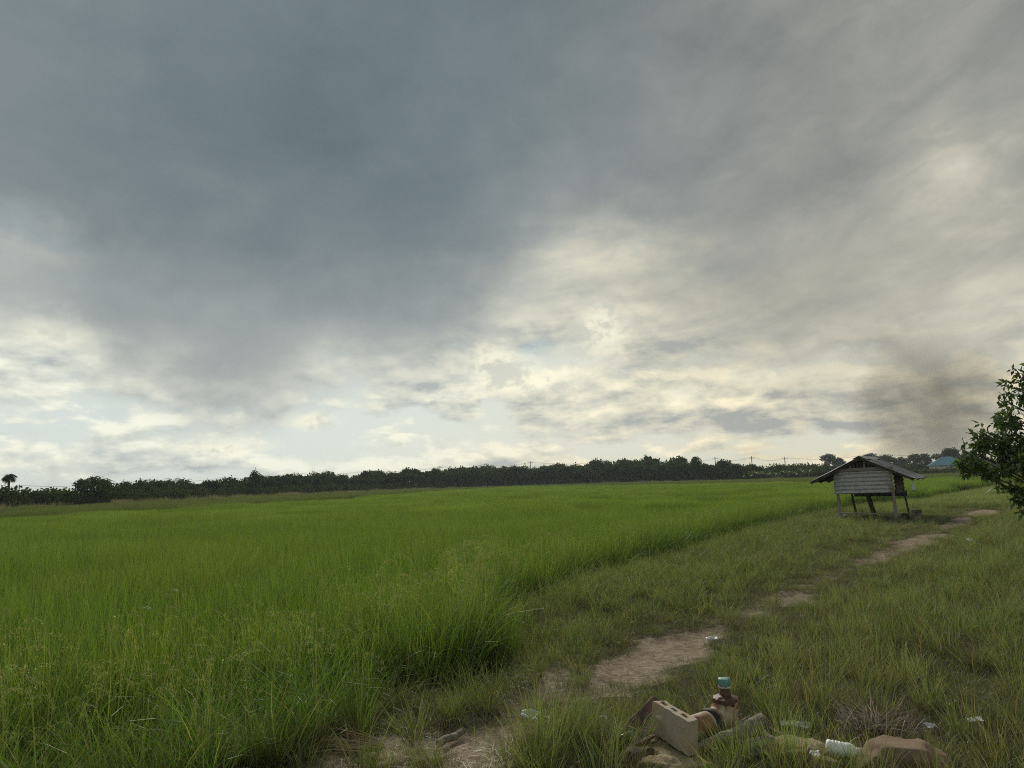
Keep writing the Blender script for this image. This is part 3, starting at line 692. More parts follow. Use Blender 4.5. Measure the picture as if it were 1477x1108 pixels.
for row, (dd, step) in enumerate([(3, 13.5), (8, 15), (14, 17)]):
    px = 175 + row*5
    while px < 1085:
        D = row_dist(px)+dd; b = GD(px, 700, D); top = GD(px, row_top(px)+rg.uniform(-2.0, 7.0)+(3 if row == 0 else 1), D).z
        hgt = max(2.6, top+0.2); cm, tm = rg.choice(OR); s = hgt/5.35
        lab = ['dark leafy orchard tree with pale trunk in the front row across the field', 'dark orchard tree standing in the middle rows of the tree line', 'dark orchard tree whose crown shows above the rows in front'][row]
        if row == 0: lab = 'front row orchard tree, ' + where('o', px)
        t = tree('orchard_tree', cm, tm, (b.x, b.y, -0.2), lab, group=['front row of orchard trees', 'middle row of orchard trees', 'rear row of orchard trees'][row], s=s*rg.uniform(.95, 1.1), rz=rg.uniform(0, 6.28))
        px += step*rg.uniform(0.8, 1.2)*(200/D)**0.25
# single trees that stand out
BR = []
for i in range(4):
    g = np.random.default_rng(80+i); lobes = []; tips = []
    for k in range(13):
        a = g.uniform(0, 6.28); q = g.uniform(0.3, 2.3); zc = g.uniform(1.2, 4.6)-q*0.25
        lobes.append((q*np.cos(a), q*np.sin(a), zc, g.uniform(.6, 1.1), g.uniform(.6, 1.1), g.uniform(.45, .85), 1)); tips.append((q*np.cos(a)*.8, q*np.sin(a)*.8, zc))
    BR.append((crown_mesh('crown', M['fol_dark'], 80+i, lobes, 3600, 0.30, 0.6, 0.25), trunk_mesh('trunk', M['bark'], 80+i, 1.2, 0.16, tips[:8])))
def solo(px, top, D, var, label, w=1.0, mat=None, hh=5.2):
    b = GD(px, 700, D); z = GD(px, top, D).z; cm, tm = var; s = (z+0.2)/hh
    if mat: cm = cm.copy(); cm.materials[0] = mat
    t = tree('broadleaf_tree', cm, tm, (b.x, b.y, -0.2), label, s=s, rz=px*0.7); t.scale = (s*w, s*w, s); return t
solo(127, 676, 93, BR[0], 'broad round tree standing highest on the left of the tree line', 1.15)
solo(152, 690, 97, BR[1], 'smaller spreading tree leaning against the broad round tree', .8)
solo(367, 681, 138, OR[0], 'slim round topped tree rising above the left tree line', .55, hh=5.4)
solo(632, 673, 184, BR[2], 'dense domed tree rising above the middle of the orchard row', 1.0)
solo(853, 666, 196, BR[3], 'dense tree making a small bump in the orchard row', 1.0)
solo(1007, 661, 184, OR[3], 'narrow tree with a flat bushy top above the orchard row', .62, hh=5.4)
solo(1062, 668, 172, BR[1], 'low rounded tree at the right end of the orchard row', 1.1)
solo(1090, 668, 178, BR[2], 'rounded tree behind the banana plants near the orchard end', 1.1)
solo(1122, 665, 185, BR[0], 'taller dark tree just right of the orchard end', 1.3)
solo(1150, 670, 200, BR[3], 'wide low tree left of the shelter beyond the bananas', 1.3)
FAR = [(1172, 671, 1.3, 'low far tree immediately left of the shelter roof'), (1195, 655, .75, 'far tree with ragged top above the shelter roof'), (1206, 655, .8, 'second ragged far tree above the left roof slope'),
       (1219, 657, .7, 'far tree just left of the shelter ridge'), (1232, 668, .8, 'thin far tree behind the shelter ridge'), (1257, 654, .7, 'far hazy tree just right of the shelter ridge'),
       (1272, 656, .9, 'rounded hazy tree behind the right roof slope'), (1293, 650, .8, 'tallest hazy tree above the right roof slope'), (1307, 654, .8, 'hazy tree beside the tallest one over the roof'),
       (1321, 655, .8, 'hazy tree above the right eave of the shelter'), (1337, 653, .9, 'hazy tree between shelter and blue roofed house'), (1350, 660, .7, 'low hazy tree left of the blue roofed house'),
       (1366, 645, .8, 'tall hazy tree behind the blue roofed house'), (1380, 646, .9, 'tall hazy tree right behind the blue roof'), (1400, 650, 1.0, 'hazy tree behind the near tree branches'), (1425, 652, 1.1, 'hazy tree mostly hidden by the near tree'), (1450, 655, 1.1, 'hazy tree hidden behind the near tree crown')]
for i, (px, top, w, lab) in enumerate(FAR): solo(px, top-1, 250+(i*37) % 40, BR[i % 4], lab, w*1.25, M['fol_haze'])
# bushes of the left hedge and below the far trees
BU = []
for i in range(5):
    g = np.random.default_rng(60+i); lobes = [(g.uniform(-1.3, 1.3), g.uniform(-.8, .8), g.uniform(.5, 1.5), g.uniform(.7, 1.2), g.uniform(.6, 1), g.uniform(.4, .8), 1) for _ in range(8)]
    BU.append((crown_mesh('foliage', M['fol_bush'], 60+i, lobes, 1300, 0.26, 0.7, 0.4), trunk_mesh('stem', M['bark'], 60+i, 0.6, 0.05, [(l[0], l[1], l[2]) for l in lobes[:5]])))
def bush(px, top, D, label, group, w=1.0):
    label = label + ', ' + where(label, px)
    b = GD(px, 700, D); z = GD(px, top, D).z; cm, tm = rg.choice(BU); s = (z+0.25)/2.1
    t = empty('bush', (b.x, b.y, -0.25), rg.uniform(0, 6.28)); t.scale = (s*w, s*w, s); tag(t, label, 'bush', group)
    link('foliage', cm, t); link('stem', tm, t)
px = -60
while px < 180:
    D = row_dist(px)
    bush(px, float(np.interp(px, [-60, 0, 40, 100, 200], [702, 704, 706, 707, 702]))+rg.uniform(-1.5, 2.5), D+rg.uniform(0, 5), 'hedge bush', 'bushes of the left hedge', 1.1)
    px += 11
px = 170
while px < 640:
    D = row_dist(px); bush(px, row_top(px)+float(np.interp(px, [170, 640], [8, 17])), D-1, 'orchard foot shrub', 'shrubs below the orchard trees', 1.0); px += 13
for px in range(1075, 1480, 11):
    bush(px, 673+rg.uniform(-2, 4), 176+rg.uniform(-6, 20), 'low field edge bush', 'bushes at the right field edge', 1.2)
protos('thicket', [b_[0] for b_ in BU])
TP = []
for px in np.arange(-90, 1560, 3.0):
    D = (row_dist(px) if px < 1180 else 255)+rg.uniform(17, 27); b = GD(px, 700, D); TP.append((b.x, b.y, -0.3))
TP = np.array(TP); TS = np.array([float(np.interp(q, [-90, 160, 500, 1200, 1560], [1.0, 1.0, 1.35, 1.8, 2.0]))*rg.uniform(.8, 1.2) for q in np.arange(-90, 1560, 3.0)])
scatter('undergrowth', 'thicket', TP, scl=TS, tilt=.05, label='dark undergrowth closing the gaps behind the orchard rows', cat='undergrowth')
# palms
def palm(px, top, D, label, n=13, fl=1.7, group=None):
    b = GD(px, 700, D); z = GD(px, top, D).z; h = z-fl*0.35+0.2
    t = empty('palm_tree', (b.x, b.y, -0.2)); tag(t, label, 'palm', group)
    bm = bmesh.new(); tube(bm, [(0, 0, 0), (0.05, 0, h*.5), (0.0, 0.05, h)], [0.16, 0.12, 0.11], 8); obj('trunk', bm, M['bark'], t)
    g = np.random.default_rng(int(px)); V, F, r = [], [], []
    for k in range(n):
        a = g.uniform(0, 6.28); e0 = g.uniform(-0.1, 1.35); L = fl*g.uniform(.8, 1.1); m = 16; pr = np.array([0, 0, h]); e = e0
        for j in range(m):
            dvec = np.array([math.cos(a)*math.cos(e), math.sin(a)*math.cos(e), math.sin(e)]); nx = pr+dvec*L/m; side = np.array([-math.sin(a), math.cos(a), 0])
            for sgn in (-1, 1):
                ll = 0.42*math.sin(math.pi*(j+1.5)/(m+2)); tip = pr+side*sgn*ll+dvec*0.12+np.array([0, 0, -0.16*ll/0.42])
                o = len(V); V += [pr, pr+dvec*0.06, tip]; F.append([o, o+1, o+2]); r += [g.random()]*3
            o = len(V); V += [pr+side*0.015, pr-side*0.015, nx]; F.append([o, o+1, o+2]); r += [.5]*3
            pr = nx; e -= 0.13
    link('fronds', mesh_np('fronds', V, F, M['fol_dark'], {'r': r}), t)
palm(12, 683, 92, 'tall palm standing alone at the far left edge', 26, 0.95)
palm(251, 688, 128, 'left palm of the pair above the left tree line', 11, 2.4)
palm(268, 690, 129, 'right palm of the pair above the left tree line', 11, 2.2)
palm(154, 692, 100, 'thin palm just right of the broad round tree', 8, 1.0)
# banana plants
def banana_meshes(seed):
    g = np.random.default_rng(seed); V, F, r = [], [], []; h = 1.6
    for k in range(9):
        a = g.uniform(0, 6.28); e = g.uniform(.5, 1.4); L = g.uniform(1.5, 2.2); m = 6; pr = np.array([0, 0, h]); q = g.random()
        for j in range(m+1):
            w = 0.30*math.sin(math.pi*(j+0.4)/(m+0.8)); side = np.array([-math.sin(a), math.cos(a), 0]); V += [pr+side*w+[0, 0, .05], pr, pr-side*w+[0, 0, .05]]; r += [q]*3
            if j: o = len(V)-6; F += [[o, o+1, o+4, o+3], [o+1, o+2, o+5, o+4]]
            pr = pr+np.array([math.cos(a)*math.cos(e), math.sin(a)*math.cos(e), math.sin(e)])*L/m; e -= 0.28
    bm = bmesh.new(); tube(bm, [(0, 0, -.1), (0, 0, .8), (0.02, 0, h)], [.13, .11, .07], 8)
    me = bpy.data.meshes.new('stem'); bm.to_mesh(me); bm.free(); me.materials.append(M['banana'])
    return mesh_np('leaves', V, F, M['banana'], {'r': r}), me
BA = [banana_meshes(i) for i in range(4)]
for px in [1082, 1090, 1099, 1109, 1118, 1128, 1137, 1146, 1157, 1167, 1256, 1268, 1281, 1290, 1303, 1313, 1325, 1338]:
    D = 165+rg.uniform(-3, 6); b = GD(px, 700, D); lm, sm = rg.choice(BA)
    left_ = px < 1200
    t = empty('banana_plant', (b.x, b.y, -.2), rg.uniform(0, 6)); t.scale = (1, 1, rg.uniform(.85, 1.1)) if left_ else (.85, .85, .7)
    tag(t, 'arching banana plant, ' + where('b', px), 'banana plant', 'banana plants left of the shelter' if left_ else 'banana plants right of the shelter')
    link('leaves', lm, t); link('stem', sm, t)

# ------------------------------------------------------------------ poles and wires
M['concrete_pole'] = pmat('pole_concrete', (0.32, 0.31, 0.29), 0.9)
M['wire'] = pmat('wire', (0.05, 0.05, 0.05), 0.7)
PX = [(28, 699), (216, 690), (324, 687), (424, 681), (533, 677), (635, 672), (702, 668), (766, 665), (876, 663), (984, 662), (1034, 659), (1087, 658), (1135, 659), (1263, 653)]
PL = ['far left end beside the lone palm', 'above the hedge right of the broad round tree', 'left of the slim round topped tree', 'where the left orchard row begins', 'above the left part of the orchard row', 'over the dense domed tree', 'just right of the dense domed tree', 'over the middle of the orchard row', 'right of the small bump in the orchard row', 'left of the flat topped tree', 'right of the flat topped tree', 'at the right end of the orchard row', 'left of the shelter roof', 'behind the right slope of the shelter roof']
tops = []
assert len(PX) == len(PL)
for (px, top), w in zip(PX, PL):
    D = 262.0; b = GD(px, 700, D); z = GD(px, top, D).z
    t = empty('utility_pole', (b.x, b.y, -.2)); tag(t, 'thin pale utility pole with crossarm ' + w, 'utility pole', 'utility poles behind the tree line')
    bm = bmesh.new(); tube(bm, [(0, 0, 0), (0, 0, z+.2)], [.19, .13], 8); obj('shaft', bm, M['concrete_pole'], t)
    bm = bmesh.new(); mbox(bm, (0, -.14, z-.5), (1.9, .1, .12)); obj('crossarm', bm, M['concrete_pole'], t)
    for k in (-.8, 0, .8):
        bm = bmesh.new(); lathe(bm, [(.05, 0), (.07, .1), (.04, .2)], (k, -.14, z-.44), n=8); obj('insulator', bm, M['wire'], t)
    tops.append(Vector((b.x, b.y, z)))
tops = [tops[0]+(tops[0]-tops[1])*0.6] + tops + [tops[-1]+Vector((60, 30, 0))]
for k, w in ((-.8, 'left'), (.8, 'right')):
    bm = bmesh.new()
    for a, b in zip(tops[:-1], tops[1:]):
        pts = [a.lerp(b, i/6)+Vector((k, 0, -.28-1.1*(1-(i/3-1)**2))) for i in range(7)]
        tube(bm, pts, .02, 4, False)
    tag(obj('power_line', bm, M['wire']), 'thin sagging power line on the %s ends of the crossarms' % w, 'wire')

# ------------------------------------------------------------------ far house
M['blue_roof'] = pmat('blue_roof', (0.10, 0.26, 0.33), 0.55, fn=lambda: nmix(nnoise(ocoord(), 1.2, 5), (0.07, 0.21, 0.27), (0.13, 0.31, 0.38)))
M['white_wall'] = pmat('white_wall', (0.6, 0.6, 0.57), 0.9); M['dark'] = pmat('dark_opening', (0.02, 0.02, 0.02), 0.9)
hb = GD(1370, 700, 205); ht = empty('house', (hb.x, hb.y, -.2), R(-28)); tag(ht, 'small white house with hipped blue metal roof at the field edge', 'house')
ez, rz_ = GD(1370, 671, 205).z+.2, GD(1370, 658.5, 205).z+.2; hw = 4.3
bm = bmesh.new(); v = [bm.verts.new(p) for p in [(-hw, -3.4, ez), (hw, -3.4, ez), (hw, 3.4, ez), (-hw, 3.4, ez), (-.9, 0, rz_), (.9, 0, rz_)]]
for f in [(0, 1, 5, 4), (1, 2, 5), (2, 3, 4, 5), (3, 0, 4), (3, 2, 1, 0)]: bm.faces.new([v[i] for i in f])
obj('roof', bm, M['blue_roof'], ht)
bm = bmesh.new(); mbox(bm, (0, 0, ez/2-.02), (2*hw-1.4, 5.2, ez-.05)); obj('wall', bm, M['white_wall'], ht)
for k in (-2.6, -.9, .9, 2.6):
    bm = bmesh.new(); mbox(bm, (k, -2.62, ez*.5), (.9, .08, .8)); f = obj('window', bm, M['dark'], ht)
for k in (-4.0, -2.0, 0, 2.0, 4.0):
    bm = bmesh.new(); mbox(bm, (k, -3.2, ez/2), (.14, .14, ez)); obj('post', bm, M['white_wall'], ht)
for k, (z0) in enumerate((.5, .95)):
    bm = bmesh.new(); mbox(bm, (0, -3.32, z0), (8.0, .07, .12)); obj('rail', bm, M['white_wall'], ht)

# ------------------------------------------------------------------ field shelter
M['tin'] = pmat('weathered_tin', (0.33, 0.33, 0.33), 0.55, metal=0.25, fn=lambda: nmix(nss(0.60, 0.85, nnoise(ocoord(), 5, 7, 0.7) + nss(1.35, 1.85, N(_sep(ocoord())[0]))*0.28)*0.8, nmix(nnoise(ocoord(), 7, 5), (0.22, 0.222, 0.23), (0.60, 0.60, 0.57)), (0.26, 0.18, 0.10)))
M['tin_roof'] = pmat('roof_tin', (0.2, 0.2, 0.2), 0.6, metal=0.25, fn=lambda: nmix(nss(0.5, 0.7, nnoise(ocoord(), 3, 6, .65)), (0.27, 0.275, 0.28), (0.15, 0.13, 0.12)))
M['old_wood'] = pmat('grey_wood', (0.25, 0.22, 0.18), 0.9, 0.004, 40, fn=lambda: nmix(nnoise(nvec(N(_sep(ocoord())[0])*14, N(_sep(ocoord())[1])*14, N(_sep(ocoord())[2])*2), 1, 5), (0.12, 0.105, 0.09), (0.36, 0.33, 0.28)))
M['dark_wood'] = pmat('dark_wood', (0.06, 0.05, 0.045), 0.9, 0.004, 30, fn=blotch((0.03, 0.026, 0.022), (0.09, 0.075, 0.06)))
hA = math.radians(37); HX, HY = 11.27, 25.35
hut = empty('field_shelter', (HX, HY, -0.03), -hA); tag(hut, 'small tin walled shelter on thin stilts under a low gable roof', 'shelter')
Wd, Dp, cx = 1.74, 2.0, 0.87
def corr(bm, O, U, Vv, nrm, nu, pitch=0.1, amp=0.018, lu=1.0, lv=1.0, wig=0.0, th=0.004):
    """sheet: O corner, U across the ridges (length lu), V along them (length lv)"""
    n = int(lu/pitch*4)+1; rows = 5; V0 = []
    for i in range(n+1):
        u = lu*i/n; col = []
        for j in range(rows+1):
            w = lv*j/rows; p = Vector(O)+Vector(U)*u+Vector(Vv)*w + Vector(nrm)*(amp*math.sin(2*math.pi*u/pitch)+wig*mnoise.noise(Vector((u*2, w*2.3, nu))))
            col.append((bm.verts.new(p), bm.verts.new(p-Vector(nrm)*th)))
        V0.append(col)
    for i in range(n):
        for j in range(rows):
            a, b, c, d = V0[i][j], V0[i+1][j], V0[i+1][j+1], V0[i][j+1]
            bm.faces.new((a[0], b[0], c[0], d[0])); bm.faces.new((d[1], c[1], b[1], a[1]))
    for j in range(rows):
        for i in (0, n): bm.faces.new((V0[i][j][0], V0[i][j+1][0], V0[i][j+1][1], V0[i][j][1]))
    for i in range(n):
        for j in (0, rows): bm.faces.new((V0[i][j][0], V0[i][j][1], V0[i+1][j][1], V0[i+1][j][0]))
LZ = {(0, 0): 1.66, (1, 0): 1.66, (0, 1): 1.66, (1, 1): 1.66}
for i, j in ((0, 0), (1, 0), (0, 1), (1, 1)):
    bm = bmesh.new(); x = i*Wd; y = j*Dp; sl = 0.10 if j == 0 else 0.22
    tube(bm, [(x+sl*.7-(.05 if j == 0 else 0), y, -.25), (x+sl*.3, y, .6), (x, y, 1.2), (x-.01, y, LZ[(i, j)])], [.062, .05, .05, .05] if j == 0 else [.04, .036, .035, .035], 7)
    rough(bm, .01, 6, i+j); obj('leg', bm, M['old_wood'] if j == 0 else M['dark_wood'], hut)
# front wall: three overlapping corrugated strips lie horizontally
bm = bmesh.new(); corr(bm, (-.07, -.075, .88), (0, 0, 1), (1, 0, .012), (0, -1, 0), 3, .135, .030, .78, Wd+.12, .06); obj('front_panel', bm, M['tin'], hut, True)
bm = bmesh.new(); corr(bm, (Wd+.075, .0, .86), (0, 0, 1), (0, 1, 0), (1, 0, 0), 5, .135, .02, .72, Dp*.92, .02); obj('side_panel', bm, M['dark_wood'], hut, True)
bm = bmesh.new(); corr(bm, (-.075, .1, .9), (0, 0, 1), (0, 1, 0), (-1, 0, 0), 6, .135, .02, .55, Dp*.8, .02); obj('side_panel', bm, M['dark_wood'], hut, True)
bm = bmesh.new(); mbox(bm, (cx+.1, Dp*.5+.05, .90), (Wd+.05, Dp, .05)); mbox(bm, (cx+.12, Dp, .80), (Wd, .07, .16)); obj('floor', bm, M['dark_wood'], hut)
bm = bmesh.new(); mbox(bm, (cx, -.11, 1.71), (Wd+.2, .03, .11), (0, R(-.8), 0)); obj('tie_beam', bm, M['old_wood'], hut)
pitchA = R(25.5); HWl, HWr = 1.70, 1.62; RZ = 2.12; t25 = math.tan(pitchA)
bm = bmesh.new(); vv = [bm.verts.new(p) for p in [(0, Dp, 1.5), (Wd, Dp, 1.5), (Wd, Dp, 1.72), (cx, Dp, RZ-.06), (0, Dp, 1.72)]]; bm.faces.new(vv); ex = bmesh.ops.extrude_face_region(bm, geom=bm.faces[:]); bmesh.ops.translate(bm, verts=[v for v in ex['geom'] if isinstance(v, bmesh.types.BMVert)], vec=(0, .02, 0)); obj('rear_gable', bm, M['dark_wood'], hut)
k = 0
for q in np.arange(.16, Wd-.1, .115):
    hgt = RZ-.06-abs(q-cx)*t25-1.76
    if hgt > .05:
        bm = bmesh.new(); mbox(bm, (q, -.09+.008*(k % 2), 1.76+hgt/2), (.075, .018, hgt), (0, R(rg.uniform(-2, 2)), 0)); obj('slat', bm, M['old_wood'] if k % 4 == 3 else M['dark_wood'], hut)
    k += 1
for side_, hw_ in ((-1, HWl), (1, HWr)):
    U = Vector((0, 1, 0)); Vv = Vector((side_*math.cos(pitchA), 0, -math.sin(pitchA))); nr = Vector((side_*math.sin(pitchA), 0, math.cos(pitchA)))
    for q in range(3):
        bm = bmesh.new(); corr(bm, Vector((cx, -.32+q*.86, RZ+.012*(q % 2)))+Vector((0, 0, 0)), U, Vv*(hw_/math.cos(pitchA)), nr, q*3+side_, .09, .016, .92, 1.0+.03*(q == 1), .03)
        obj('roof_sheet', bm, M['tin_roof'], hut, True)
    for y in (-.24, .9, Dp+.1):
        bm = bmesh.new(); mbox(bm, (cx+side_*hw_*.48, y, RZ-.06-hw_*.48*t25), (hw_*.98/math.cos(pitchA), .05, .06), (0, side_*pitchA, 0)); obj('rafter', bm, M['dark_wood'], hut)
    for f_ in (.25, .6, .93):
        bm = bmesh.new(); mbox(bm, (cx+side_*hw_*f_, .95, RZ-.015-hw_*f_*t25-.02), (.045, 2.5, .035), (0, side_*pitchA, 0)); obj('purlin', bm, M['dark_wood'], hut)
bm = bmesh.new()
for sd_ in (-1, 1): mbox(bm, (cx+sd_*.10, .95, RZ-.005), (.24, 2.66, .008), (0, sd_*pitchA, 0))
obj('ridge_cap', bm, M['tin_roof'], hut)
def hutpt(x, y, z=0.0):
    c, s_ = math.cos(-hA), math.sin(-hA); return Vector((HX+x*c-y*s_, HY+x*s_+y*c, z))
bm = bmesh.new(); p0, p1 = hutpt(.05, .15), hutpt(Wd+.2, .25)
c0 = (p0+p1)/2; mbox(bm, (c0.x, c0.y, .17), ((p1-p0).length+.1, .16, .035), (0, R(1), math.atan2(p1.y-p0.y, p1.x-p0.x))); tag(obj('low_bench_plank', bm, M['old_wood']), 'pale plank lying low between the front legs of the shelter', 'plank')
bm = bmesh.new(); c0 = hutpt(.78, 1.4); mbox(bm, (c0.x, c0.y, .38), (.16, .05, .75), (0, R(-12), -hA), .01); tag(obj('leaning_board', bm, M['dark_wood']), 'dark board leaning on the slim rear left leg of the shelter', 'board')
bm = bmesh.new(); c0 = hutpt(.85, .2); mbox(bm, (c0.x, c0.y, .06), (.42, .2, .09), (0, 0, -.3), .02); tag(obj('dark_box', bm, M['dark_wood']), 'flat black box on the ground below the shelter', 'box')
M['bucket'] = pmat('old_bucket', (0.3, 0.24, 0.2), 0.7, fn=blotch((0.24, 0.19, 0.16), (0.36, 0.31, 0.27)))
c0 = GD(1323, 748, 26.5); bk = empty('bucket', (c0.x, c0.y, .06)); tag(bk, 'dusty pinkish bucket standing right of the shelter', 'bucket')
bm = bmesh.new(); lathe(bm, [(.10, 0), (.15, .27), (.155, .27), (.155, .285), (.14, .285), (.095, .02)], (0, 0, 0), n=20, cap=False); obj('bucket_body', bm, M['bucket'], bk, True)
bm = bmesh.new(); tube(bm, [(-.15, 0, .25), (-.1, -.12, .21), (.0, -.17, .19), (.1, -.12, .21), (.15, 0, .25)], .006, 5); obj('handle', bm, M['wire'], bk)
M['rubber'] = pmat('black_rubber', (0.02, 0.02, 0.02), 0.7)
c0 = GD(1306, 744, 26.3); bm = bmesh.new()
V_ = [Vector((c0.x+.10*math.cos(a), c0.y+.06*math.sin(a), .13+.08*math.sin(a))) for a in np.linspace(0, 2*math.pi, 17)]
tube(bm, V_, .04, 8, False); tag(obj('small_tyre', bm, M['rubber'], smooth=True), 'small black tyre beside the bucket at the shelter', 'tyre')
M['plastic'] = pmat('white_plastic_film', (0.62, 0.63, 0.62), 0.45)
M['plastic_grey'] = pmat('clear_plastic_film', (0.45, 0.47, 0.46), 0.4)
c0 = hutpt(cx+1.52, -.2, 1.30); bag = empty('hanging_bag', c0); tag(bag, 'pale plastic bag hanging from the right eave of the shelter', 'bag')
bm = bmesh.new(); lathe(bm, [(.012, -.06), (.02, -.12), (.045, -.2), (.07, -.29), (.075, -.34), (.05, -.39), (.01, -.405)], (0, 0, 0), n=14); rough(bm, .012, 14); obj('bag_body', bm, M['plastic_grey'], bag, True)
bm = bmesh.new(); tube(bm, [(0, 0, .08), (0, 0, -.07)], .006, 5); obj('string', bm, M['plastic_grey'], bag)
bm = bmesh.new(); c0 = hutpt(.18, .05); rock(bm, (c0.x, c0.y, .12), (.1, .06, .04), .3, .4, 2, 4, 3); tag(obj('crumpled_bag', bm, M['plastic_grey'], smooth=True), 'crumpled pale plastic at the foot of the front left leg', 'litter')

# ------------------------------------------------------------------ near tree on the right
g = np.random.default_rng(91)
NT = empty('leafy_tree', (9.9, 12.1, 0)); tag(NT, 'broad leaved tree reaching in from the right edge beside the path', 'tree'); o_ = Vector((9.9, 12.1, 0))
lob = []
for px, py, D, rr, w in [(1432, 636, 14.6, .30, 1.2), (1410, 655, 14.4, .28, 1.2), (1400, 676, 14.4, .24, 1.0), (1425, 668, 14.6, .30, 1.2), (1450, 600, 14.8, .26, .9), (1470, 560, 15, .26, .9), (1482, 540, 15, .22, .5),
                        (1395, 640, 14.7, .12, .22), (1447, 577, 15, .10, .2), (1455, 645, 14.9, .38, 1.8), (1475, 680, 14.8, .36, 1.6), (1440, 690, 14.5, .22, .6), (1468, 710, 14.7, .20, .9), (1485, 720, 14.8, .25, 1), (1480, 620, 15, .42, 2), (1412, 622, 14.6, .16, .4), (1500, 590, 15.1, .45, 2), (1510, 660, 15, .5, 2.2)]:
    p = GD(px, py, D)-o_; lob.append((p.x, p.y, p.z, rr, rr, rr*.75, w))
near_l = list(lob)
for k in range(34):
    a = g.uniform(0, 6.28); q = g.uniform(.3, 1.9); z = g.uniform(.9, 4.3); q *= math.sqrt(max(.1, 1-((z-2)/2.6)**2))
    wx_, wy_ = 9.9+q*math.cos(a), 12.1+q*math.sin(a)
    if wx_/wy_ < .735+ (0.06 if z > 2.6 else 0): continue
    lob.append((q*math.cos(a), q*math.sin(a), z, .5, .5, .4, 1.6))
fine = []
for l in lob:
    for q in range(6):
        v_ = g.normal(size=3); v_ /= np.linalg.norm(v_); k_ = l[3]*g.uniform(.5, 1.15); rr = l[3]*g.uniform(.22, .42)
        fine.append((l[0]+v_[0]*k_, l[1]+v_[1]*k_, l[2]+v_[2]*k_*.8, rr, rr, rr*.6, l[6]*rr))
V, F, r = leafcloud(g, fine, 17000, .125, .42, .1, .5)
link('foliage', mesh_np('foliage', V, F, M['fol_near'], {'r': r}), NT)
bm = bmesh.new(); tube(bm, [(0, 0, -.2), (.05, 0, .6), (0, .05, 1.5), (-.05, 0, 2.6), (0, 0, 3.8)], [.14, .12, .10, .07, .03], 8); obj('trunk', bm, M['bark'], NT)
for l in near_l+lob[len(near_l)::3]:
    t = Vector(l[:3]); z0 = max(.5, t.z-.7*math.hypot(t.x, t.y)*.6-.2); s0 = Vector((0, 0, min(z0, 3.2)))
    bm = bmesh.new(); mid = s0.lerp(t, .5)+Vector((0, 0, -.08)); tube(bm, [s0, mid, t], [.035, .022, .007], 6)
    for q in range(5):
        e = t+Vector((g.normal(0, .1), g.normal(0, .1), g.normal(0, .08))); tube(bm, [mid.lerp(t, .3+.14*q), e], [.008, .003], 4)
    obj('branch', bm, M['bark'], NT)

# ------------------------------------------------------------------ things lying in the foreground
def gz_(px, py, dz=0.0):
    p = G(px, py); p.z = tz(p.x, p.y)+dz; return p
# standpipe: buried elbow of a large irrigation pipe with a capped riser
M['pvc'] = pmat('stained_pipe', (0.45, 0.40, 0.30), 0.6, 0.003, 20, fn=lambda: nmix(nss(0.42, 0.56, nnoise(ocoord(), 9, 6, .65)), nmix(nnoise(ocoord(), 22, 4), (0.34, 0.29, 0.18), (0.52, 0.46, 0.33)), (0.26, 0.14, 0.065)))
M['tar'] = pmat('brown_tar', (0.05, 0.025, 0.018), 0.6, 0.004, 40, fn=blotch((0.05, 0.026, 0.018), (0.12, 0.065, 0.04), scale=25))
M['teal'] = pmat('teal_cap', (0.08, 0.30, 0.26), 0.5, 0.002, 60, fn=blotch((0.075, 0.22, 0.195), (0.17, 0.32, 0.28), scale=30))
M['glue'] = pmat('dried_glue', (0.5, 0.48, 0.4), 0.7)
pc = gz_(1050, 1062); SY = pc.y
wp = empty('water_pipe', (pc.x, pc.y, 0)); tag(wp, 'stained elbow water pipe with narrow riser and teal cap', 'pipe')
zc = PT(1050, 1036, SY).z; rP = 0.074
LH = Vector(PT(984, 1046, SY-.20)) - Vector((pc.x, pc.y, 0)); LH.z = zc-.01
bm = bmesh.new()
el = [Vector((0, 0, zc)) + Vector((0, 0, 0))]
d = (LH-Vector((0, 0, zc))).normalized()
tube(bm, [LH, LH.lerp(Vector((0, 0, zc)), .5)+Vector((0, 0, .004)), d*.10+Vector((0, 0, zc))], [rP, rP*.98, rP], 24)
obj('horizontal_pipe', bm, M['pvc'], wp, True)
bm = bmesh.new(); pts = []
for i in range(9):
    a = i/8*math.pi/2; pts.append(d*(.105*(1-math.sin(a))) + Vector((0, 0, zc+.105*(1-math.cos(a))-.0)))
tube(bm, pts+[Vector((0, 0, PT(1050, 1019, SY).z))], rP*1.09, 24); tube(bm, [(0, 0, -.12), (0, 0, zc)], rP*1.0, 20)
obj('elbow', bm, M['pvc'], wp, True)
bm = bmesh.new(); q = d*.125+Vector((0, 0, zc)); tube(bm, [q, q+d*.012, q+d*.024, q+d*.036], [rP*1.10, rP*1.16, rP*1.15, rP*1.08], 24); rough(bm, .004, 30); obj('rubber_band', bm, M['rubber'], wp, True)
z0, z1, z2, z3 = (PT(1050, y, SY).z for y in (1019, 1004, 991, 978))
bm = bmesh.new(); lathe(bm, [(rP*1.02, z0-.01), (rP*1.10, z0+.005), (rP*1.14, z0+.03), (rP*1.08, z1-.008), (rP*.8, z1), (.038, z1+.006)], (0, 0, 0), n=10); rough(bm, .006, 22); obj('collar', bm, M['tar'], wp)
bm = bmesh.new(); lathe(bm, [(.034, z1-.01), (.036, z1+.012), (.030, z1+.022), (.031, z2+.006)], (0, 0, 0), n=16); rough(bm, .003, 40); obj('riser', bm, M['tar'], wp, True)
bm = bmesh.new(); lathe(bm, [(.0335, z2-.004), (.037, z2+.003), (.035, z2+.010)], (0, 0, 0), n=18); rough(bm, .004, 60); obj('sealant_ring', bm, M['glue'], wp, True)
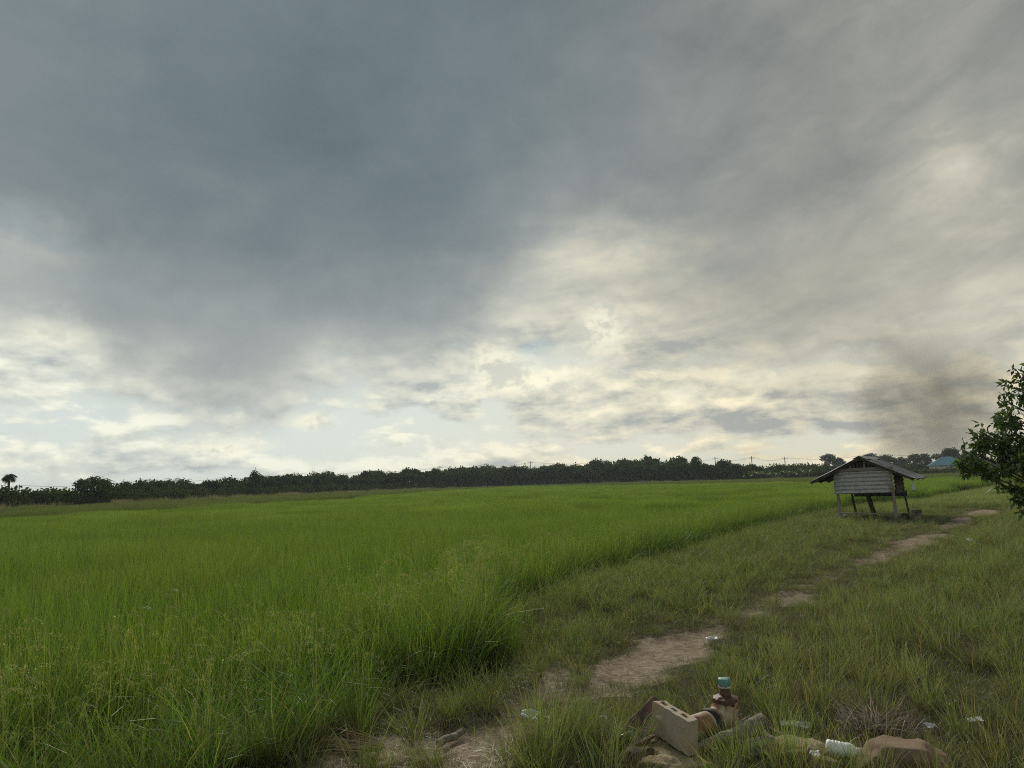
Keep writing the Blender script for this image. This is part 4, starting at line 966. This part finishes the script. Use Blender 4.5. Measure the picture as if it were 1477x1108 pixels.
bm = bmesh.new(); lathe(bm, [(.034, z2+.006), (.037, z2+.012), (.039, z3-.010), (.036, z3-.002), (.026, z3)], (0, 0, 0), n=18); rough(bm, .002, 40); obj('cap', bm, M['teal'], wp, True)

M['concrete'] = pmat('block_concrete', (0.3, 0.26, 0.2), 0.95, 0.006, 45, fn=lambda: nmix(nss(0.42, 0.60, nnoise(ocoord(), 7, 6, .7)), nmix(nnoise(ocoord(), 30, 4), (0.30, 0.26, 0.195), (0.50, 0.44, 0.34)), nmix(nnoise(ocoord(), 50, 4), (0.34, 0.25, 0.155), (0.50, 0.39, 0.25))))
# hollow block: outline with three slots, extruded
def hollow_block(L, T, H, mat, parent):
    bm = bmesh.new(); w = .012; xs_ = [0, .055, .125, .165, .235, .275, .345, L]; xs_ = [x*L/.40 if 0 < x < L else x for x in xs_]; ys_ = [0, T*.32, T*.68, T]
    g_ = {}
    for z_ in (0, H):
        for i, x in enumerate(xs_):
            for j, y in enumerate(ys_): g_[(i, j, z_)] = bm.verts.new((x, y, z_))
    hole = {(1, 1), (3, 1), (5, 1)}; dz = H-.10
    for i in range(7):
        for j in range(3):
            q_ = [(i, j), (i+1, j), (i+1, j+1), (i, j+1)]
            if (i, j) not in hole: bm.faces.new([g_[(*k, H)] for k in q_])
            bm.faces.new([g_[(*k, 0)] for k in q_[::-1]])
            if (i, j) in hole:
                b_ = [bm.verts.new((xs_[a], ys_[b], dz-.08)) for a, b in q_]; t_ = [g_[(*k, H)] for k in q_]
                for k in range(4): bm.faces.new((t_[k], b_[k], b_[(k+1) % 4], t_[(k+1) % 4]))
                bm.faces.new(b_)
    for i in range(7):
        for j, fl in ((0, 1), (3, -1)):
            f = [g_[(i, j, 0)], g_[(i+1, j, 0)], g_[(i+1, j, H)], g_[(i, j, H)]]; bm.faces.new(f[::fl])
    for j in range(3):
        for i, fl in ((0, -1), (7, 1)):
            f = [g_[(i, j, 0)], g_[(i, j+1, 0)], g_[(i, j+1, H)], g_[(i, j, H)]]; bm.faces.new(f[::fl])
    bmesh.ops.subdivide_edges(bm, edges=[e for e in bm.edges if e.calc_length() > .05], cuts=3, use_grid_fill=True)
    for v in bm.verts:
        n_ = mnoise.noise_vector(v.co*18); v.co += n_*.006 + mnoise.noise_vector(v.co*60)*.002
        if v.co.x > L-.03 and v.co.z > H-.03: v.co += Vector((-.012, 0, -.01))
    return obj('hollow_block', bm, mat, parent)
B0 = G(992, 1091, .075); B1 = G(946, 1061, .09); B0.z = .075; B1.z = .095
hb_ = hollow_block(.36, .068, .185, M['concrete'], None)
hb_.location = (B0.x, B0.y, B0.z); dv_ = B1-B0; hb_.rotation_euler = (R(2), math.asin(max(-.3, min(.3, -dv_.z/dv_.length))), math.atan2(dv_.y, dv_.x))
# thickness must lie away from the camera's left face: flip to the right side
hb_.location += Vector((0.066*math.sin(hb_.rotation_euler.z), -0.066*math.cos(hb_.rotation_euler.z), 0))
bm = bmesh.new(); rock(bm, (.27, .068, .11), (.022, .012, .016), .3, .4, 2, 3, 3); obj('mortar_lump', bm, M['glue'], hb_, True)
tag(hb_, 'grey hollow concrete block with three slots propped on its side', 'concrete block')
M['ochre'] = pmat('ochre_slab', (0.33, 0.25, 0.13), 0.95, 0.008, 30, fn=blotch((0.26, 0.19, 0.10), (0.42, 0.35, 0.22), (0.16, 0.11, 0.07), scale=9))
u_ = (B1-B0).normalized(); n_ = Vector((-u_.y, u_.x, 0)); a_ = B1+u_*.02+n_*.012-Vector((0, 0, .032)); b_ = B0-u_*.11+n_*.02-Vector((0, 0, .030))
bm = bmesh.new(); L_ = (b_-a_).length; mbox(bm, (0, 0, 0), (L_, .19, .04), None, .008); bmesh.ops.subdivide_edges(bm, edges=bm.edges, cuts=6, use_grid_fill=True); rough(bm, .007, 12, 4)
o = obj('stone_slab', bm, M['ochre']); o.location = (a_+b_)/2; o.rotation_euler = (R(0), R(2), math.atan2(b_.y-a_.y, b_.x-a_.x)); tag(o, 'yellowish broken slab lying under the hollow block', 'slab')
M['brown_plank'] = pmat('rotten_plank', (0.1, 0.06, 0.045), 0.9, 0.004, 40, fn=blotch((0.06, 0.035, 0.028), (0.15, 0.09, 0.065), scale=12))
def plank(p0, p1, w, t, mat, label, cat, name, roll=0.0, amp=.01):
    L_ = (p1-p0).length; bm = bmesh.new(); mbox(bm, (0, 0, 0), (L_, w, t), None, t*.18); bmesh.ops.subdivide_edges(bm, edges=[e for e in bm.edges if e.calc_length() > .1], cuts=8, use_grid_fill=True); rough(bm, amp, 14, L_*5)
    o = obj(name, bm, mat); o.location = (p0+p1)/2; dd_ = (p1-p0).normalized(); o.rotation_euler = (dd_.to_track_quat('X', 'Z').to_matrix() @ Matrix.Rotation(roll, 3, 'X')).to_euler(); tag(o, label, cat); return o
plank(gz_(905, 1073, .05), gz_(950, 1046, .16), .07, .035, M['brown_plank'], 'dark brown rotten plank sticking out left of the hollow block', 'plank', 'wooden_plank', R(35))
plank(gz_(912, 1090, .03), gz_(952, 1072, .08), .06, .03, M['brown_plank'], 'lower rotten board beneath the dark brown plank', 'plank', 'wooden_board', R(15))
def log(pts, rad, mat, label, cat, name, amp=.01, n=10):
    bm = bmesh.new(); P_ = [Vector(pts[0]).lerp(Vector(pts[-1]), i/10)+Vector((0, 0, .006*math.sin(i*.7))) for i in range(11)] if len(pts) == 2 else pts
    rr = [rad[0]+(rad[1]-rad[0])*i/(len(P_)-1) for i in range(len(P_))]; tube(bm, P_, rr, n); rough(bm, amp, 16, pts[0][0]); o = obj(name, bm, mat); tag(o, label, cat); return o
M['drift'] = pmat('weathered_log', (0.25, 0.22, 0.18), 0.95, 0.005, 26, fn=lambda: nmix(nss(.35, .65, nnoise(ocoord(), 24, 6, .7)), (0.11, 0.09, 0.07), (0.31, 0.275, 0.225)))
log([PT(1004, 1082, 4.40), PT(1102, 1040, 4.52)], (.026, .048), M['drift'], 'thick weathered grey branch leaning over the pipe', 'branch', 'branch', .005, 14)
log([gz_(1082, 1056, .05), gz_(1124, 1084, .03)], (.026, .018), M['drift'], 'short grey stick lying right of the thick branch', 'stick', 'stick', .003)
log([gz_(1092, 1060, .09), gz_(1130, 1075, .04)], (.012, .010), M['drift'], 'thin pale stick resting on the short grey stick', 'stick', 'stick', .003)
log([gz_(1100, 1090, .03), gz_(1122, 1072, .02)], (.012, .012), M['drift'], 'stubby stick standing by the grey lump', 'stick', 'stick', .003)
log([gz_(632, 1077, .03), gz_(668, 1060, .03)], (.024, .020), M['drift'], 'short half buried log lying on the bare earth', 'log', 'log', .004, 12)
M['lump'] = pmat('grey_stone', (0.22, 0.22, 0.2), 0.95, 0.006, 35, fn=blotch((0.15, 0.15, 0.135), (0.27, 0.265, 0.24), scale=12))
def stone(px, py, s, rz, mat, label, name='stone', amp=.22, seed=1.0, dz=0.0, sc=1.2, flat=None, sub=4):
    p = gz_(px, py, dz); bm = bmesh.new(); rock(bm, (0, 0, 0), s, rz, amp, sc, seed, sub, flat); o = obj(name, bm, mat, smooth=True); o.location = p; tag(o, label, 'stone'); return o
stone(1093, 1086, (.11, .07, .05), .2, M['lump'], 'flat grey concrete lump below the short stick', seed=3, flat=.85, dz=.02)
stone(1150, 1092, (.16, .11, .055), -.3, M['ochre'], 'ochre crumbly stone lying left of the white bottle', seed=5, dz=.02)
stone(1186, 1112, (.12, .07, .05), -.4, M['ochre'], 'ochre stone directly below the white bottle', seed=8, dz=-.005)
M['redrock'] = pmat('reddish_boulder', (0.2, 0.13, 0.09), 0.95, 0.008, 16, fn=lambda: nmix(nss(.40, .62, nnoise(ocoord(), 5.5, 6, .65)), nmix(nnoise(ocoord(), 26, 5), (0.14, 0.10, 0.07), (0.25, 0.185, 0.13)), (0.25, 0.15, 0.105)))
stone(1304, 1112, (.225, .18, .165), -.15, M['redrock'], 'large reddish brown boulder beside the white bottle', 'boulder', .20, 2.2, .01, 1.1, .9, 5)
stone(915, 1108, (.12, .09, .06), .5, M['brown_plank'], 'dark brown clod at the lower left of the junk heap', 'clod', .3, 6, .0)
stone(955, 1118, (.13, .08, .05), -.5, M['ochre'], 'yellow brown broken stone at the bottom of the junk heap', 'stone', .3, 9, .0)
stone(1262, 1052, (.05, .04, .03), -.5, M['lump'], 'small pale stone in the dead grass above the boulder', 'stone', .3, 11, .0)
# broken bits scattered round the heap
gr = random.Random(12)
for k in range(26):
    px_, py_ = gr.choice([(gr.uniform(880, 1010), gr.uniform(1060, 1106)), (gr.uniform(1060, 1250), gr.uniform(1062, 1104))])
    p = gz_(px_, py_, .012); bm = bmesh.new(); q_ = gr.uniform(.018, .04)
    bmesh.ops.create_icosphere(bm, subdivisions=2, radius=1.0)
    for v in bm.verts: v.co = Vector((v.co.x*q_*gr.uniform(.9, 1.1)*1.3, v.co.y*q_, v.co.z*q_*.45)) * (1+.5*mnoise.noise(v.co*1.4+Vector((k*3.1, 0, 0))))
    o = obj('rubble_piece', bm, gr.choice([M['lump'], M['ochre'], M['brown_plank'], M['concrete']])); o.location = p; o.rotation_euler = (gr.uniform(-.4, .4), gr.uniform(-.4, .4), gr.uniform(0, 6))
    tag(o, 'small broken lump of rubble lying in the junk heap', 'rubble', 'broken bits round the junk heap')
for k, (xa, ya, xb, yb, w_) in enumerate([(905, 1100, 948, 1088, .05), (1128, 1100, 1168, 1110, .06), (880, 1092, 900, 1072, .035)]):
    plank(gz_(xa, ya, .03), gz_(xb, yb, .07), w_, .016, M['brown_plank'] if k != 1 else M['drift'], ['flat rotten board fragment below the glass bottle', 'grey board fragment beside the ochre stones', 'narrow dark board fragment at the left of the heap'][k], 'board', 'board_fragment', R(20*k-15), .006)
# bottle
M['bottle'] = pmat('white_bottle', (0.90, 0.90, 0.90), 0.5, spec=0.3); M['bottle_cap'] = pmat('cream_cap', (0.62, 0.60, 0.46), 0.5)
a_, b_ = PT(1191, 1076, 4.08), PT(1243, 1086, 4.03); bo = empty('plastic_bottle', a_); ax = (b_-a_); Lb = ax.length; ax.normalize()
bo.rotation_euler = ax.to_track_quat('Z', 'Y').to_euler(); tag(bo, 'white ribbed plastic bottle lying on its side by the boulder', 'bottle')
prof = [(.008, 0), (.030, .003), (.036, .012)]
z = .02
while z < Lb*.55: prof += [(.0365, z), (.0335, z+.005), (.0335, z+.008), (.0365, z+.013)]; z += .0165
prof += [(.037, Lb*.60), (.036, Lb*.70), (.028, Lb*.80), (.020, Lb*.85), (.019, Lb*.87)]
bm = bmesh.new(); lathe(bm, prof, (0, 0, 0), n=28); obj('bottle_body', bm, M['bottle'], bo, True)
bm = bmesh.new(); lathe(bm, [(.0215, Lb*.86), (.0225, Lb*.87), (.0225, Lb*.985), (.019, Lb)], (0, 0, 0), n=22); obj('cap', bm, M['bottle_cap'], bo)
# green glass piece, plastic scraps, straw
M['green_glass'] = pmat('green_glass', (0.01, 0.05, 0.03), 0.15, spec=0.7)
a_, b_ = gz_(897, 1086, .03), gz_(920, 1078, .04); bm = bmesh.new(); lathe(bm, [(.03, 0), (.034, .01), (.034, .09), (.016, .12), (.014, .15)], (0, 0, 0), n=16); o = obj('glass_bottle', bm, M['green_glass'], smooth=True); o.location = a_; o.rotation_euler = (b_-a_).to_track_quat('Z', 'Y').to_euler(); tag(o, 'dark green glass bottle half hidden left of the slab', 'bottle')
M['blue_plastic'] = pmat('bluish_plastic', (0.52, 0.60, 0.70), 0.35)
def scrap(px, py, w, h, mat, label, seed, dz=.02, name='plastic_scrap'):
    p = gz_(px, py, dz); bm = bmesh.new(); n = 9; vs = []
    for i in range(n):
        for j in range(n):
            x, y = (i/(n-1)-.5)*w, (j/(n-1)-.5)*h; q = Vector((x*12+seed, y*12, seed))
            vs.append(bm.verts.new((x*(1+.5*mnoise.noise(q*1.3)), y*(1+.6*mnoise.noise(q+Vector((4, 0, 0)))), .03*abs(mnoise.noise(q*1.7))*min(1, w/.1)+.006)))
    for i in range(n-1):
        for j in range(n-1):
            if mnoise.noise(Vector((i*.9+seed, j*.9, 1))) > -.42: bm.faces.new((vs[i*n+j], vs[(i+1)*n+j], vs[(i+1)*n+j+1], vs[i*n+j+1]))
    for v in [v for v in bm.verts if not v.link_faces]: bm.verts.remove(v)
    r_ = bmesh.ops.extrude_face_region(bm, geom=bm.faces[:]); bmesh.ops.translate(bm, verts=[v for v in r_['geom'] if isinstance(v, bmesh.types.BMVert)], vec=(0, 0, .002))
    o = obj(name, bm, mat); o.location = p; o.rotation_euler = (R(14), R(4), math.sin(seed*3)*.5); tag(o, label, 'litter')
scrap(766, 1037, .12, .08, M['blue_plastic'], 'bluish white plastic bag flattened on the path', 1.3, .03)
scrap(788, 1039, .05, .035, M['blue_plastic'], 'small bluish scrap right of the flattened bag', 2.3, .02)
scrap(870, 1040, .04, .03, M['plastic'], 'tiny white scrap in the grass left of the junk heap', 3.3, .02)
scrap(1148, 1059, .15, .06, M['plastic_grey'], 'crumpled clear plastic strip above the ochre stone', 4.1, .05)
scrap(1402, 1056, .045, .04, M['plastic'], 'small white scrap in the grass right of the boulder', 5.2, .07)
scrap(1415, 1056, .035, .035, M['plastic'], 'smaller white scrap just right of its twin in the grass', 6.2, .07)
scrap(1342, 1060, .07, .05, M['plastic_grey'], 'greyish plastic piece behind the boulder', 7.2, .04)
scrap(1176, 1107, .06, .05, M['plastic'], 'white scrap at the bottom edge below the bottle', 8.2, .04)
scrap(1028, 931, .13, .05, M['plastic'], 'torn white strip beside the bare patch of path', 9.2, .05)
scrap(1400, 789, .10, .16, M['plastic'], 'white scrap standing in the grass right of the path', 10.2, .12)
M['strawstick'] = pmat('dry_stalks', (0.40, 0.30, 0.17), 0.9, fn=lambda: nmix(nnoise(ocoord(), 30, 3), (0.26, 0.19, 0.11), (0.50, 0.40, 0.25)))
M['drylitter'] = pmat('dead_stems', (0.3, 0.24, 0.18), 0.95, fn=lambda: nmix(nnoise(ocoord(), 30, 3), (0.20, 0.155, 0.11), (0.40, 0.34, 0.27)))
def stalks(name, px, py, n, L, ang, spread, label, mat, seed, rad=.0028, up=.25):
    g_ = random.Random(seed); p = gz_(px, py, .035); bm = bmesh.new()
    for k in range(n):
        a = R(ang)+g_.gauss(0, spread); l = L*g_.uniform(.5, 1.1); s0 = Vector((g_.gauss(0, .03), g_.gauss(0, .03), abs(g_.gauss(0, .02)))); u_ = abs(g_.gauss(0, up))*.4
        dd_ = Vector((math.cos(a), math.sin(a), u_)); tube(bm, [s0, s0+dd_*l*.5+Vector((0, 0, g_.gauss(0, .01))), s0+dd_*l+Vector((0, 0, -.02*u_))], [rad, rad*.9, rad*.5], 4)
    o = obj(name, bm, mat); o.location = p; tag(o, label, 'straw')
stalks('straw_bundle', 545, 1084, 60, .36, 160, .28, 'bundle of broken golden straw lying left on the bare earth', M['strawstick'], 3, .0036)
stalks('dry_stalk', 500, 1078, 3, .22, 115, .1, 'single pale stalk poking up from the straw bundle', M['strawstick'], 4, .005, 1.2)
stalks('dry_twigs', 1265, 1062, 60, .30, 60, .9, 'heap of brown dead twigs behind the boulder', M['drylitter'], 5, .0032, .5)
stalks('dry_bundle', 1236, 1062, 40, .17, 95, .22, 'short upright bundle of dead stems above the bottle', M['drylitter'], 6, .0034, 1.6)
stalks('fine_twigs', 890, 1070, 60, .2, 200, 1.2, 'grey tangle of dead stems left of the hollow block', M['drylitter'], 7, .003, .3)

# ------------------------------------------------------------------ air
def volume_box(name, lo, hi, density, color, label=None, cat=None):
    bm = bmesh.new(); mbox(bm, [(a+b)/2 for a, b in zip(lo, hi)], [b-a for a, b in zip(lo, hi)])
    m, nt, out = mat_base(name); v = nt.nodes.new('ShaderNodeVolumePrincipled')
    v.inputs['Color'].default_value = (*color, 1); v.inputs['Density'].default_value = density; v.inputs['Anisotropy'].default_value = 0.2
    nt.links.new(v.outputs[0], out.inputs['Volume']); o = obj(name, bm, m); tag(o, kind='stuff'); return o
def smoke():
    D = 600.0; c = GD(1362, 566, D); zb = 1.5; zt = GD(1362, 440, D).z; bm = bmesh.new()
    mbox(bm, (0, 0, (zb+zt)/2-c.z), (190, 80, zt-zb), (0, 0, -math.atan2(c.x, c.y)))
    m, nt, out = mat_base('smoke'); v = nt.nodes.new('ShaderNodeVolumePrincipled'); nt.links.new(v.outputs[0], out.inputs['Volume'])
    o_ = ocoord(); xx, yy, z = (N(q) for q in _sep(o_)); ca, sa = math.cos(math.atan2(c.x, c.y)), math.sin(math.atan2(c.x, c.y))
    x = xx*ca - yy*sa; y = xx*sa + yy*ca
    n1 = nnoise(o_, .022, 5, .62); hgt = (z+(c.z-zb))*(1/(zt-zb))
    wx = (x+hgt*34.0-8.0)*(1/66.0); wy = y*(1/38.0)
    fall = N.m('SQRT', wx*wx+wy*wy)
    dn = nss(0.0, .75, (n1-.45)*2.6+.80-fall)*nss(1.0, .45, hgt+(n1-.5)*.6)*nss(1.0, .86, fall)*nss(0.0, .15, hgt)
    nlink(dn*.030, v.inputs['Density']); v.inputs['Color'].default_value = (.36, .34, .31, 1); v.inputs['Anisotropy'].default_value = .3
    o = obj('smoke', bm, m); o.location = c; tag(o, 'thin brownish smoke drifting up behind the far trees', 'smoke', kind='stuff')
smoke()
volume_box('haze', (-3100, -3100, -1.5), (3100, 3100, 16.0), 0.0003, (0.80, 0.88, 0.95))
